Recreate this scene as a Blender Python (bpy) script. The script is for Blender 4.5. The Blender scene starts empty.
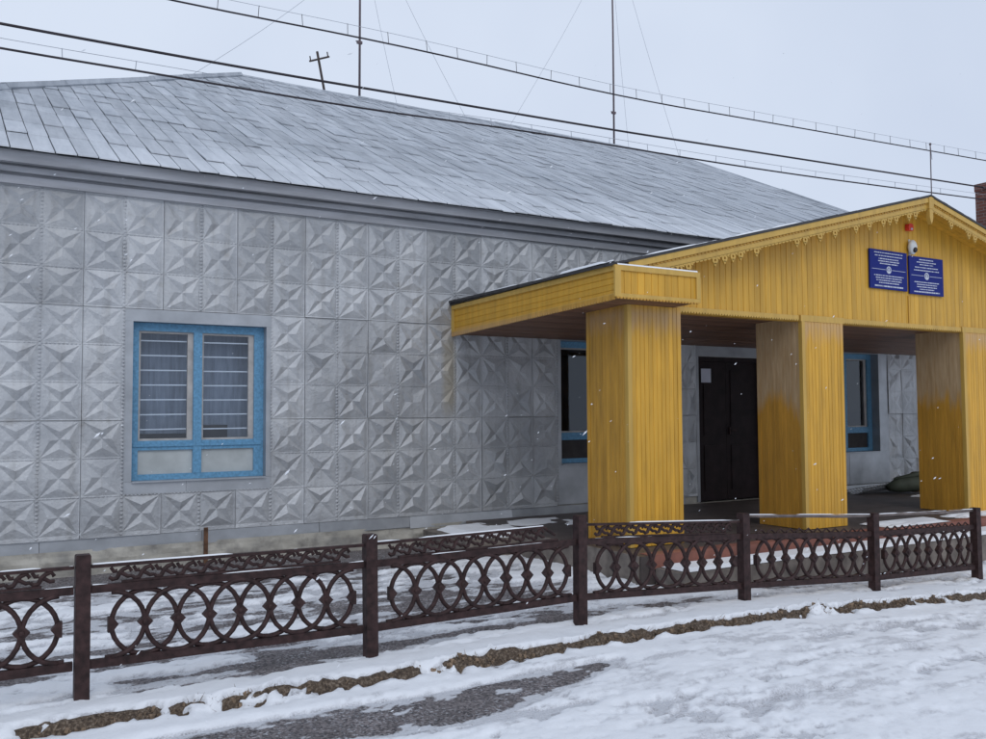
import bpy, math, random
import numpy as np
from mathutils import Matrix, Vector

random.seed(7)
RNG = np.random.default_rng(11)
S = bpy.context.scene
C = S.collection

# ------------------------------------------------------------------ camera
YAW, PITCH, ROLL = 0.535531, 0.0490128, -0.0058443
fwd = Vector((math.sin(YAW) * math.cos(PITCH), math.cos(YAW) * math.cos(PITCH), math.sin(PITCH)))
rgt0 = Vector((math.cos(YAW), -math.sin(YAW), 0))
up0 = rgt0.cross(fwd)
rgt = rgt0 * math.cos(ROLL) + up0 * math.sin(ROLL)
upv = -rgt0 * math.sin(ROLL) + up0 * math.cos(ROLL)
cd = bpy.data.cameras.new("camera")
cam = bpy.data.objects.new("camera", cd)
C.objects.link(cam)
m3 = Matrix((rgt, upv, -fwd)).transposed()
cam.matrix_world = Matrix.Translation((0, 0, 1.6)) @ m3.to_4x4()
cd.sensor_width = 36
cd.lens = 897.98 / 986 * 36
cd.clip_start = 0.05
cd.clip_end = 3000
S.camera = cam

# ------------------------------------------------------------------ sky, sun, exposure
SUN_EL, SUN_AZ = math.radians(40), math.radians(192)   # high soft sun behind the cloud, in front of the wall
w = bpy.data.worlds.new("World")
S.world = w
w.use_nodes = True
nt = w.node_tree
for n in list(nt.nodes):
    nt.nodes.remove(n)
wo = nt.nodes.new("ShaderNodeOutputWorld")
bg = nt.nodes.new("ShaderNodeBackground")
bg.inputs[1].default_value = 0.1
sky = nt.nodes.new("ShaderNodeTexSky")
sky.sky_type = 'NISHITA'
sky.sun_disc = False
sky.sun_elevation = SUN_EL
sky.sun_rotation = SUN_AZ
sky.dust_density = 5
mixc = nt.nodes.new("ShaderNodeMixRGB")
tc = nt.nodes.new("ShaderNodeTexCoord")
nz = nt.nodes.new("ShaderNodeTexNoise")
nz.inputs["Scale"].default_value = 1.6
nz.inputs["Detail"].default_value = 5
rp = nt.nodes.new("ShaderNodeValToRGB")
rp.color_ramp.elements[0].position = 0.36
rp.color_ramp.elements[0].color = (6.3, 7.15, 8.8, 1)
rp.color_ramp.elements[1].position = 0.66
rp.color_ramp.elements[1].color = (7.45, 8.3, 9.8, 1)
nt.links.new(tc.outputs["Generated"], nz.inputs["Vector"])
nt.links.new(nz.outputs["Fac"], rp.inputs["Fac"])
mixc.inputs[0].default_value = 0.95           # closed cloud cover over the clear sky
nt.links.new(sky.outputs[0], mixc.inputs[1])
nt.links.new(rp.outputs[0], mixc.inputs[2])
nt.links.new(mixc.outputs[0], bg.inputs[0])
nt.links.new(bg.outputs[0], wo.inputs[0])
sd = bpy.data.lights.new("sun", 'SUN')
sd.energy = 0.65
sd.angle = math.radians(35)
sd.color = (1.0, 0.97, 0.93)
sun = bpy.data.objects.new("sun", sd)
C.objects.link(sun)
# direction towards the sun (azimuth measured from +Y towards +X)
sv = Vector((math.sin(SUN_AZ) * math.cos(SUN_EL), math.cos(SUN_AZ) * math.cos(SUN_EL), math.sin(SUN_EL)))
sun.rotation_euler = sv.to_track_quat('Z', 'Y').to_euler()
S.view_settings.view_transform = 'Standard'
S.view_settings.look = 'None'
S.view_settings.exposure = -0.06
S.view_settings.gamma = 1
S.view_settings.use_curve_mapping = False

# ------------------------------------------------------------------ numeric noise
def vnoise(x, y, seed=0):
    x = np.asarray(x, float); y = np.asarray(y, float)
    xi = np.floor(x).astype(np.int64); yi = np.floor(y).astype(np.int64)
    fx = x - xi; fy = y - yi
    fx = fx * fx * (3 - 2 * fx); fy = fy * fy * (3 - 2 * fy)
    def h(a, b):
        n = (a * 374761393 + b * 668265263 + seed * 974711) & 0x7fffffff
        n = ((n ^ (n >> 13)) * 1274126177) & 0x7fffffff
        n = n ^ (n >> 16)
        return (n & 0xffff) / 65535.0
    return (h(xi, yi) * (1 - fx) + h(xi + 1, yi) * fx) * (1 - fy) + (h(xi, yi + 1) * (1 - fx) + h(xi + 1, yi + 1) * fx) * fy

def fbm(x, y, seed=0, o=4):
    t = 0; a = 0.5; s = 0
    for i in range(o):
        t = t + a * vnoise(x * 2 ** i, y * 2 ** i, seed + i * 17); s += a; a *= 0.5
    return t / s

def smooth(a, b, v):
    t = np.clip((v - a) / (b - a), 0, 1)
    return t * t * (3 - 2 * t)

# ------------------------------------------------------------------ mesh builder
class MB:
    def __init__(s):
        s.v = []; s.f = []; s.var = []; s.mi = []
        s.cur = 0.5; s.m = 0
    def face(s, pts):
        i = len(s.v)
        s.v += [tuple(p) for p in pts]
        s.f.append(tuple(range(i, i + len(pts)))); s.var.append(s.cur); s.mi.append(s.m)
    def box(s, a, b):
        x0, y0, z0 = [min(p, q) for p, q in zip(a, b)]
        x1, y1, z1 = [max(p, q) for p, q in zip(a, b)]
        P = [(x0,y0,z0),(x1,y0,z0),(x1,y1,z0),(x0,y1,z0),(x0,y0,z1),(x1,y0,z1),(x1,y1,z1),(x0,y1,z1)]
        s.hexa(P)
    def hexa(s, P):
        i = len(s.v); s.v += [tuple(p) for p in P]
        for q in ((0,3,2,1),(4,5,6,7),(0,1,5,4),(1,2,6,5),(2,3,7,6),(3,0,4,7)):
            s.f.append(tuple(i + k for k in q)); s.var.append(s.cur); s.mi.append(s.m)
    def tube(s, pts, r, n=8, closed=False, cap=True):
        pts = [Vector(p) for p in pts]; N = len(pts)
        rs = r if isinstance(r, (list, tuple)) else [r] * N
        rings = []
        ref = None
        for k in range(N):
            if closed: d = pts[(k + 1) % N] - pts[k - 1]
            else: d = pts[min(k + 1, N - 1)] - pts[max(k - 1, 0)]
            d.normalize()
            if ref is None:
                ref = Vector((0, 0, 1)) if abs(d.z) < 0.9 else Vector((1, 0, 0))
            u = ref - d * ref.dot(d)
            if u.length < 1e-4: u = d.orthogonal()
            u.normalize(); ref = u; vv = d.cross(u)
            i = len(s.v)
            for j in range(n):
                a = 2 * math.pi * j / n + math.pi / n
                s.v.append(tuple(pts[k] + (u * math.cos(a) + vv * math.sin(a)) * rs[k]))
            rings.append(i)
        M = N if closed else N - 1
        for k in range(M):
            a = rings[k]; b = rings[(k + 1) % N]
            for j in range(n):
                s.f.append((a + j, a + (j + 1) % n, b + (j + 1) % n, b + j)); s.var.append(s.cur); s.mi.append(s.m)
        if cap and not closed:
            s.f.append(tuple(rings[0] + j for j in reversed(range(n)))); s.var.append(s.cur); s.mi.append(s.m)
            s.f.append(tuple(rings[-1] + j for j in range(n))); s.var.append(s.cur); s.mi.append(s.m)
    def prism(s, poly, O, U, V, W):
        """polygon (u,v) in plane O,U,V extruded along W (vector)"""
        O, U, V, W = Vector(O), Vector(U), Vector(V), Vector(W)
        a = [O + U * p[0] + V * p[1] for p in poly]; b = [p + W for p in a]
        n = len(a); i = len(s.v)
        s.v += [tuple(p) for p in a] + [tuple(p) for p in b]
        def add(q): s.f.append(tuple(q)); s.var.append(s.cur); s.mi.append(s.m)
        add(range(i, i + n)); add(reversed(range(i + n, i + 2 * n)))
        for k in range(n):
            l = (k + 1) % n
            add((i + l, i + k, i + n + k, i + n + l))
    def ringprism(s, ro, ri, n, O, U, V, W):
        O, U, V, W = Vector(O), Vector(U), Vector(V), Vector(W)
        i = len(s.v)
        for off in (Vector((0,0,0)), W):
            for r in (ro, ri):
                for k in range(n):
                    a = 2 * math.pi * k / n
                    s.v.append(tuple(O + off + U * (r * math.cos(a)) + V * (r * math.sin(a))))
        def id(layer, inner, k): return i + layer * 2 * n + inner * n + k % n
        for k in range(n):
            for q in ((id(0,0,k),id(0,0,k+1),id(0,1,k+1),id(0,1,k)), (id(1,0,k+1),id(1,0,k),id(1,1,k),id(1,1,k+1)),
                      (id(0,0,k+1),id(0,0,k),id(1,0,k),id(1,0,k+1)), (id(0,1,k),id(0,1,k+1),id(1,1,k+1),id(1,1,k))):
                s.f.append(q); s.var.append(s.cur); s.mi.append(s.m)
    def build(s, name, mats, parent=None, smooth=False, fix=True):
        me = bpy.data.meshes.new(name)
        me.from_pydata(s.v, [], s.f)
        if not isinstance(mats, (list, tuple)): mats = [mats]
        for m in mats: me.materials.append(m)
        me.polygons.foreach_set("material_index", s.mi)
        at = me.attributes.new("var", 'FLOAT', 'FACE')
        at.data.foreach_set("value", s.var)
        if fix:
            import bmesh
            bm = bmesh.new(); bm.from_mesh(me)
            bmesh.ops.recalc_face_normals(bm, faces=bm.faces)
            bm.to_mesh(me); bm.free()
        if smooth:
            me.polygons.foreach_set("use_smooth", [True] * len(me.polygons))
        me.update()
        o = bpy.data.objects.new(name, me)
        C.objects.link(o)
        if parent: 
            o.parent = parent
            o.matrix_parent_inverse = Matrix.Translation(-Vector(world_of(parent)))
        return o

def world_of(o):
    p = Vector(o.location)
    q = o
    while q.parent is not None:
        # parts are stored with an inverse that cancels their parent's offset
        return Vector((0, 0, 0)) + p
    return p

def thing(name, label, cat, loc=(0, 0, 0), group=None):
    o = bpy.data.objects.new(name, None)
    o.empty_display_size = 0.2
    C.objects.link(o); o.location = loc
    tag(o, label, cat, group)
    return o
def tag(o, label=None, cat=None, group=None, kind=None):
    if label: o["label"] = label
    if cat: o["category"] = cat
    if group: o["group"] = group
    if kind: o["kind"] = kind
    return o

# ------------------------------------------------------------------ materials
def newmat(name):
    m = bpy.data.materials.new(name); m.use_nodes = True
    t = m.node_tree
    return m, t, t.nodes["Principled BSDF"]
def nd(t, typ, **kw):
    n = t.nodes.new(typ)
    for k, v in kw.items():
        if k in n.inputs: n.inputs[k].default_value = v
        else: setattr(n, k, v)
    return n
def coords(t, scale=(1, 1, 1)):
    c = t.nodes.new("ShaderNodeTexCoord"); mp = t.nodes.new("ShaderNodeMapping")
    g = t.nodes.new("ShaderNodeNewGeometry")
    mp.inputs["Scale"].default_value = scale
    t.links.new(g.outputs["Position"], mp.inputs["Vector"])
    return mp.outputs[0]
def noise(t, scale, detail=4, sc=(1, 1, 1), rough=0.55):
    n = nd(t, "ShaderNodeTexNoise", Scale=scale, Detail=detail, Roughness=rough)
    t.links.new(coords(t, sc), n.inputs["Vector"])
    return n.outputs["Fac"]
def ramp(t, src, stops):
    r = t.nodes.new("ShaderNodeValToRGB")
    e = r.color_ramp.elements
    while len(e) < len(stops): e.new(0.5)
    for k, (p, c) in enumerate(stops):
        e[k].position = p
        e[k].color = (*c, 1) if isinstance(c, (tuple, list)) else (c, c, c, 1)
    t.links.new(src, r.inputs["Fac"])
    return r.outputs["Color"]
def mix(t, fac, a, b, mode='MIX'):
    m = t.nodes.new("ShaderNodeMixRGB"); m.blend_type = mode
    for sock, v in ((m.inputs[0], fac), (m.inputs[1], a), (m.inputs[2], b)):
        if isinstance(v, (int, float)): sock.default_value = v if sock is m.inputs[0] or sock.type == 'VALUE' else (v, v, v, 1)
        elif isinstance(v, (tuple, list)): sock.default_value = (*v, 1)
        else: t.links.new(v, sock)
    return m.outputs[0]
def bump(t, p, src, strength=0.3, dist=0.01):
    b = nd(t, "ShaderNodeBump", Strength=strength, Distance=dist)
    t.links.new(src, b.inputs["Height"])
    t.links.new(b.outputs[0], p.inputs["Normal"])
def var(t, lo, hi):
    a = t.nodes.new("ShaderNodeAttribute"); a.attribute_name = "var"
    mr = t.nodes.new("ShaderNodeMapRange")
    mr.inputs["To Min"].default_value = lo; mr.inputs["To Max"].default_value = hi
    t.links.new(a.outputs["Fac"], mr.inputs["Value"])
    return mr.outputs[0]

def simple(name, col, rough=0.6, metal=0.0, nscale=8, amt=0.25, bstr=0.15, bd=0.004, sc=(1, 1, 1), usevar=None):
    m, t, p = newmat(name)
    n = noise(t, nscale, 5, sc)
    lo = tuple(c * (1 - amt) for c in col); hi = tuple(min(1, c * (1 + amt)) for c in col)
    c = ramp(t, n, [(0.3, lo), (0.7, hi)])
    if usevar:
        c = mix(t, 1.0, c, var(t, *usevar), 'MULTIPLY')
    t.links.new(c, p.inputs["Base Color"])
    p.inputs["Roughness"].default_value = rough
    p.inputs["Metallic"].default_value = metal
    bump(t, p, n, bstr, bd)
    return m

def mat_cladding():
    m, t, p = newmat("stamped aluminium sheet")
    base = ramp(t, noise(t, 2.2, 6), [(0.3, (0.37, 0.385, 0.405)), (0.7, (0.53, 0.545, 0.56))])
    base = mix(t, 1.0, base, var(t, 0.76, 1.14), 'MULTIPLY')
    streak = ramp(t, noise(t, 3.0, 5, (3.2, 1, 0.35)), [(0.50, 0), (0.72, 1)])
    base = mix(t, mix(t, 1.0, streak, 0.42, 'MULTIPLY'), base, (0.25, 0.245, 0.235))
    spots = ramp(t, noise(t, 5.5, 7), [(0.62, 0), (0.74, 1)])
    base = mix(t, mix(t, 1.0, spots, 0.35, 'MULTIPLY'), base, (0.22, 0.195, 0.165))
    # a yellowish dribble left by the porch paint, x about 5.3, z 1.55 .. 2.55
    g = t.nodes.new("ShaderNodeNewGeometry"); sp = t.nodes.new("ShaderNodeSeparateXYZ")
    t.links.new(g.outputs["Position"], sp.inputs[0])
    def band(sock, c, h, soft):
        s1 = nd(t, "ShaderNodeMath", operation='SUBTRACT'); t.links.new(sock, s1.inputs[0]); s1.inputs[1].default_value = c
        a = nd(t, "ShaderNodeMath", operation='ABSOLUTE'); t.links.new(s1.outputs[0], a.inputs[0])
        mr = nd(t, "ShaderNodeMapRange"); t.links.new(a.outputs[0], mr.inputs["Value"])
        mr.inputs["From Min"].default_value = h + soft; mr.inputs["From Max"].default_value = h
        return mr.outputs[0]
    bb = nd(t, "ShaderNodeMath", operation='MULTIPLY')
    t.links.new(band(sp.outputs[0], 5.27, 0.05, 0.07), bb.inputs[0]); t.links.new(band(sp.outputs[2], 2.1, 0.35, 0.25), bb.inputs[1])
    b2 = nd(t, "ShaderNodeMath", operation='MULTIPLY'); t.links.new(bb.outputs[0], b2.inputs[0]); b2.inputs[1].default_value = 0.4
    base = mix(t, b2.outputs[0], base, (0.36, 0.28, 0.13))
    t.links.new(base, p.inputs["Base Color"])
    p.inputs["Metallic"].default_value = 0.3
    p.inputs["Roughness"].default_value = 0.5
    bump(t, p, noise(t, 16, 8, rough=0.62), 0.6, 0.024)
    return m

def mat_roof():
    m, t, p = newmat("frosted grey roof sheet")
    base = ramp(t, noise(t, 6, 5), [(0.3, (0.21, 0.24, 0.28)), (0.7, (0.31, 0.34, 0.38))])
    base = mix(t, 1.0, base, var(t, 0.8, 1.2), 'MULTIPLY')
    fr = ramp(t, noise(t, 1.6, 8, (3.0, 0.5, 0.5), 0.72), [(0.34, 0.12), (0.68, 0.62)])
    g = t.nodes.new("ShaderNodeNewGeometry"); sp = t.nodes.new("ShaderNodeSeparateXYZ")
    t.links.new(g.outputs["Position"], sp.inputs[0])
    mr = nd(t, "ShaderNodeMapRange"); t.links.new(sp.outputs[2], mr.inputs["Value"])
    mr.inputs["From Min"].default_value = 4.1; mr.inputs["From Max"].default_value = 5.2
    mr.inputs["To Min"].default_value = 0.45; mr.inputs["To Max"].default_value = 0.0
    fs = nd(t, "ShaderNodeMath", operation='ADD', use_clamp=True); t.links.new(fr, fs.inputs[0]); t.links.new(mr.outputs[0], fs.inputs[1])
    fs2 = mix(t, 1.0, fs.outputs[0], var(t, 0.8, 1.1), 'MULTIPLY')
    base = mix(t, fs2, base, (0.66, 0.69, 0.73))
    t.links.new(base, p.inputs["Base Color"])
    p.inputs["Roughness"].default_value = 0.55
    p.inputs["Metallic"].default_value = 0.1
    bump(t, p, noise(t, 30, 5), 0.3, 0.006)
    return m

def mat_yellow(name, col, amt=0.2, dirt=0.35, worn=False, fade=False):
    m, t, p = newmat(name)
    base = ramp(t, noise(t, 2.5, 5, (6, 6, 0.7)), [(0.3, tuple(c * (1 - amt) for c in col)), (0.7, tuple(min(1, c * (1 + amt * 0.6)) for c in col))])
    base = mix(t, 1.0, base, var(t, 0.88, 1.08), 'MULTIPLY')
    d = ramp(t, noise(t, 4, 7, (2, 2, 0.5)), [(0.55, 0), (0.8, 1)])
    base = mix(t, mix(t, 1.0, d, dirt, 'MULTIPLY'), base, (0.20, 0.12, 0.035))
    if fade:      # paint rubbed thin to the primer in a ragged band under the beam
        g = t.nodes.new("ShaderNodeNewGeometry"); sp = t.nodes.new("ShaderNodeSeparateXYZ")
        t.links.new(g.outputs["Position"], sp.inputs[0])
        ad = nd(t, "ShaderNodeMath", operation='MULTIPLY_ADD'); t.links.new(noise(t, 5, 6, (2.5, 2.5, 0.5)), ad.inputs[0]); ad.inputs[1].default_value = 0.5
        t.links.new(sp.outputs[2], ad.inputs[2])
        m1 = nd(t, "ShaderNodeMapRange"); t.links.new(ad.outputs[0], m1.inputs["Value"]); m1.inputs["From Min"].default_value = 2.62; m1.inputs["From Max"].default_value = 2.84
        m2 = nd(t, "ShaderNodeMapRange"); t.links.new(sp.outputs[2], m2.inputs["Value"]); m2.inputs["From Min"].default_value = 2.69; m2.inputs["From Max"].default_value = 2.60
        mm = nd(t, "ShaderNodeMath", operation='MULTIPLY'); t.links.new(m1.outputs[0], mm.inputs[0]); t.links.new(m2.outputs[0], mm.inputs[1])
        m3 = nd(t, "ShaderNodeMath", operation='MULTIPLY'); t.links.new(mm.outputs[0], m3.inputs[0]); m3.inputs[1].default_value = 0.6
        base = mix(t, m3.outputs[0], base, (0.50, 0.33, 0.19))
    if worn:
        g = t.nodes.new("ShaderNodeNewGeometry"); sp = t.nodes.new("ShaderNodeSeparateXYZ")
        t.links.new(g.outputs["Position"], sp.inputs[0])
        # bare grey timber above a ragged brush edge, ochre paint below it
        ns = noise(t, 4.2, 6, (2.2, 2.2, 0.35))
        ad = nd(t, "ShaderNodeMath", operation='MULTIPLY_ADD'); t.links.new(ns, ad.inputs[0]); ad.inputs[1].default_value = 0.9
        t.links.new(sp.outputs[2], ad.inputs[2])
        k = ramp(t, ad.outputs[0], [(0, 0), (1, 1)])
        mr = nd(t, "ShaderNodeMapRange"); t.links.new(ad.outputs[0], mr.inputs["Value"])
        mr.inputs["From Min"].default_value = 2.06; mr.inputs["From Max"].default_value = 2.30
        bare = ramp(t, noise(t, 6, 6, (5, 5, 0.5)), [(0.3, (0.42, 0.27, 0.13)), (0.7, (0.56, 0.41, 0.24))])
        base = mix(t, mr.outputs[0], base, bare)
    t.links.new(base, p.inputs["Base Color"])
    p.inputs["Roughness"].default_value = 0.5
    bump(t, p, noise(t, 14, 5, (4, 4, 0.6)), 0.2, 0.004)
    return m

def mat_snow(name="fresh snow", col=(0.83, 0.85, 0.88)):
    m, t, p = newmat(name)
    n = noise(t, 9, 7)
    sc_ = ramp(t, n, [(0.3, tuple(c * 0.93 for c in col)), (0.7, col)])
    at = t.nodes.new("ShaderNodeAttribute"); at.attribute_name = "soil"      # 1 where the snow is a thin slush over asphalt
    gr = ramp(t, noise(t, 90, 5), [(0.38, (0.19, 0.18, 0.19)), (0.62, (0.55, 0.56, 0.6))])
    fk = nd(t, "ShaderNodeMath", operation='MULTIPLY'); t.links.new(at.outputs["Fac"], fk.inputs[0]); fk.inputs[1].default_value = 0.8
    t.links.new(mix(t, fk.outputs[0], sc_, gr), p.inputs["Base Color"])
    p.inputs["Roughness"].default_value = 0.75
    p.inputs["Subsurface Weight"].default_value = 0.0
    n2 = noise(t, 45, 6)
    bump(t, p, n2, 0.35, 0.012)
    return m

def mat_ground():
    m, t, p = newmat("wet asphalt and soil")
    v = nd(t, "ShaderNodeTexVoronoi", Scale=75); t.links.new(coords(t), v.inputs["Vector"])
    spk = ramp(t, v.outputs["Color"], [(0.15, (0.055, 0.05, 0.054)), (0.75, (0.23, 0.205, 0.205))])
    big = ramp(t, noise(t, 3, 5), [(0.35, 0.75), (0.65, 1.2)])
    a = mix(t, 1.0, spk, big, 'MULTIPLY')
    fl = ramp(t, noise(t, 48, 6), [(0.55, 0), (0.62, 1)])
    fl2 = ramp(t, noise(t, 5, 4), [(0.4, 0.1), (0.65, 0.75)])
    a = mix(t, mix(t, 1.0, fl, fl2, 'MULTIPLY'), a, (0.6, 0.62, 0.66))
    s = ramp(t, noise(t, 55, 8, rough=0.68), [(0.34, (0.03, 0.021, 0.016)), (0.52, (0.11, 0.078, 0.053)), (0.72, (0.33, 0.27, 0.21))])
    ap = t.nodes.new("ShaderNodeAttribute"); ap.attribute_name = "powder"
    pn = noise(t, 55, 5)
    sm_ = nd(t, "ShaderNodeMath", operation='ADD'); t.links.new(ap.outputs["Fac"], sm_.inputs[0]); t.links.new(pn, sm_.inputs[1])
    a = mix(t, ramp(t, sm_.outputs[0], [(0.62, 0), (0.98, 0.85)]), a, (0.70, 0.72, 0.76))
    at = t.nodes.new("ShaderNodeAttribute"); at.attribute_name = "soil"
    t.links.new(mix(t, at.outputs["Fac"], a, s), p.inputs["Base Color"])
    p.inputs["Roughness"].default_value = 0.6
    n2 = noise(t, 60, 5)
    bump(t, p, n2, 0.9, 0.02)
    return m

def mat_plaster():
    m, t, p = newmat("weathered plinth plaster")
    b = ramp(t, noise(t, 2.5, 7, (1, 1, 2.2)), [(0.3, (0.24, 0.235, 0.22)), (0.5, (0.42, 0.40, 0.35)), (0.7, (0.54, 0.52, 0.46))])
    d = ramp(t, noise(t, 5, 7), [(0.5, 0), (0.7, 0.8)])
    b = mix(t, d, b, (0.17, 0.16, 0.15))
    t.links.new(b, p.inputs["Base Color"]); p.inputs["Roughness"].default_value = 0.85
    bump(t, p, noise(t, 12, 7), 0.5, 0.02)
    return m

def mat_glass():
    m, t, p = newmat("window glass")
    out = t.nodes["Material Output"]
    tr = nd(t, "ShaderNodeBsdfTransparent"); tr.inputs[0].default_value = (0.88, 0.91, 0.94, 1)
    gl = nd(t, "ShaderNodeBsdfGlossy"); gl.inputs["Roughness"].default_value = 0.03
    gl.inputs[0].default_value = (0.9, 0.95, 1, 1)
    fr = nd(t, "ShaderNodeFresnel", IOR=1.5)
    ad = nd(t, "ShaderNodeMath", operation='ADD'); t.links.new(fr.outputs[0], ad.inputs[0]); ad.inputs[1].default_value = 0.02
    hf = nd(t, "ShaderNodeMath", operation='MULTIPLY'); t.links.new(ad.outputs[0], hf.inputs[0]); 
    bf = t.nodes.new("ShaderNodeNewGeometry"); iv = nd(t, "ShaderNodeMath", operation='SUBTRACT'); iv.inputs[0].default_value = 1.0
    t.links.new(bf.outputs["Backfacing"], iv.inputs[1]); t.links.new(iv.outputs[0], hf.inputs[1])      # only the outer face of the pane mirrors
    ms = t.nodes.new("ShaderNodeMixShader")
    t.links.new(hf.outputs[0], ms.inputs[0]); t.links.new(tr.outputs[0], ms.inputs[1]); t.links.new(gl.outputs[0], ms.inputs[2])
    t.links.new(ms.outputs[0], out.inputs["Surface"])
    return m

def mat_brick():
    m, t, p = newmat("dark red brick")
    b = nd(t, "ShaderNodeTexBrick", Scale=1.0)
    b.inputs["Color1"].default_value = (0.13, 0.048, 0.036, 1); b.inputs["Color2"].default_value = (0.19, 0.07, 0.05, 1)
    b.inputs["Mortar"].default_value = (0.2, 0.17, 0.16, 1)
    b.inputs["Brick Width"].default_value = 0.26; b.inputs["Row Height"].default_value = 0.075; b.inputs["Mortar Size"].default_value = 0.007
    g = t.nodes.new("ShaderNodeNewGeometry"); sp = t.nodes.new("ShaderNodeSeparateXYZ"); cb = t.nodes.new("ShaderNodeCombineXYZ")
    t.links.new(g.outputs["Position"], sp.inputs[0])
    ad = nd(t, "ShaderNodeMath", operation='ADD'); t.links.new(sp.outputs[0], ad.inputs[0]); t.links.new(sp.outputs[1], ad.inputs[1])
    t.links.new(ad.outputs[0], cb.inputs[0]); t.links.new(sp.outputs[2], cb.inputs[1])
    t.links.new(cb.outputs[0], b.inputs["Vector"])
    t.links.new(b.outputs["Color"], p.inputs["Base Color"]); p.inputs["Roughness"].default_value = 0.85
    return m

M = dict(
    clad=mat_cladding(), roof=mat_roof(), snow=mat_snow(), ground=mat_ground(), plaster=mat_plaster(), glass=mat_glass(), brick=mat_brick(),
    yel=mat_yellow("yellow painted boards", (0.66, 0.355, 0.032), 0.16, 0.22, fade=True),
    yelg=mat_yellow("shaded yellow gable boards", (0.62, 0.345, 0.038), 0.16, 0.25),  # touch duller than the pillar yellow, weaker light put into its colour
    yelb=mat_yellow("yellow painted carving", (0.57, 0.355, 0.075), 0.12, 0.25),
    ochre=mat_yellow("ochre brushed boards", (0.54, 0.285, 0.035), 0.25, 0.35, fade=True),  # a different paint, also partly darkened for the shaded left faces
    worn=mat_yellow("half painted bare boards", (0.56, 0.285, 0.035), 0.2, 0.22, True),  # real bare timber; the ochre part also holds some left-face shade
    sheet=simple("flat zinc sheet", (0.40, 0.42, 0.445), 0.45, 0.45, 3, 0.2, 0.25, 0.012, usevar=(0.8, 1.1)),
    cornice=simple("grey painted cornice boards", (0.40, 0.41, 0.435), 0.6, 0.0, 3, 0.22, 0.2, 0.006, (0.4, 1, 3)),
    blue=simple("blue window paint", (0.115, 0.29, 0.46), 0.6, 0, 40, 0.22, 0.3, 0.005),
    panel=simple("pale window board", (0.42, 0.45, 0.45), 0.6, 0, 6, 0.12),
    sash=simple("grey sash timber", (0.42, 0.40, 0.38), 0.6, 0, 8, 0.2),
    bar=simple("white window bars", (0.88, 0.9, 0.92), 0.5, 0, 8, 0.08),
    inside=simple("dim curtain", (0.27, 0.30, 0.355), 0.9, 0, 5, 0.25, 0.1, 0.01, (6, 6, 0.6)),  # lightened to make up for weak reflections in the pane
    clutter_shade=simple("dark cardboard and shaded panel", (0.045, 0.04, 0.04), 0.9),  # cardboard on the sill, also the shade-dark panels under the porch
    black=simple("dark interior", (0.02, 0.02, 0.024), 0.9),  # stands in for the unlit rooms behind the porch windows
    door=simple("dark brown door steel", (0.020, 0.0135, 0.0145), 0.5, 0.0, 6, 0.3),
    iron=simple("rust brown fence iron", (0.040, 0.021, 0.020), 0.6, 0.15, 22, 0.5, 0.5, 0.004),
    pipe=simple("worn grey pipe", (0.16, 0.13, 0.12), 0.6, 0.3, 12, 0.4),
    ceil=simple("varnished brown ceiling boards", (0.21, 0.105, 0.06), 0.55, 0, 5, 0.3, 0.2, 0.004, (0.6, 5, 5), usevar=(0.75, 1.2)),
    metaldark=simple("dark roof metal", (0.05, 0.048, 0.05), 0.5, 0.4),
    deck=simple("grey roof decking", (0.10, 0.11, 0.125), 0.8),
    red=simple("red step paint", (0.22, 0.085, 0.06), 0.7, 0, 6, 0.3),
    conc=simple("rough concrete", (0.17, 0.145, 0.125), 0.9, 0, 7, 0.4, 0.5, 0.02),
    floor=simple("dark wet porch floor", (0.075, 0.06, 0.055), 0.55, 0, 4, 0.35, 0.3, 0.01),
    sign=simple("blue sign enamel", (0.010, 0.020, 0.17), 0.55, 0, 2, 0.06, 0.02, 0.002),
    white=simple("white lettering", (0.62, 0.66, 0.75), 0.5, 0, 8, 0.03),
    whitep=simple("off white plastic", (0.62, 0.65, 0.66), 0.4, 0, 8, 0.08),
    lens=simple("black lens", (0.012, 0.012, 0.016), 0.12, 0, 8, 0.1),
    alarm=simple("red alarm plastic", (0.72, 0.05, 0.035), 0.35, 0, 8, 0.1),
    cable=simple("dark cable sheath", (0.028, 0.022, 0.028), 0.7, 0, 8, 0.2),
    wire=simple("thin grey wire", (0.38, 0.40, 0.44), 0.6, 0.2, 8, 0.1),
    mast=simple("grey brown mast steel", (0.13, 0.10, 0.11), 0.6, 0.2, 8, 0.2),
    wood=simple("old dark timber", (0.06, 0.045, 0.04), 0.85, 0, 8, 0.4),
    rust=simple("rusty iron strip", (0.13, 0.065, 0.035), 0.8, 0.1, 14, 0.5),
    tarp=simple("olive tarpaulin", (0.055, 0.068, 0.048), 0.7, 0, 5, 0.3, 0.5, 0.02),
    brush=simple("dry dark stems", (0.055, 0.05, 0.032), 0.9, 0, 9, 0.4),
    straw=simple("dead straw grass", (0.19, 0.135, 0.09), 0.9, 0, 22, 0.7),
    paper=simple("white paper notice", (0.5, 0.52, 0.6), 0.8, 0, 5, 0.05),
)

for k_, v_ in (("door", 0.12), ("sign", 0.15), ("ground", 0.3), ("iron", 0.3), ("black", 0.05)):
    M[k_].node_tree.nodes["Principled BSDF"].inputs["Specular IOR Level"].default_value = v_
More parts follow.
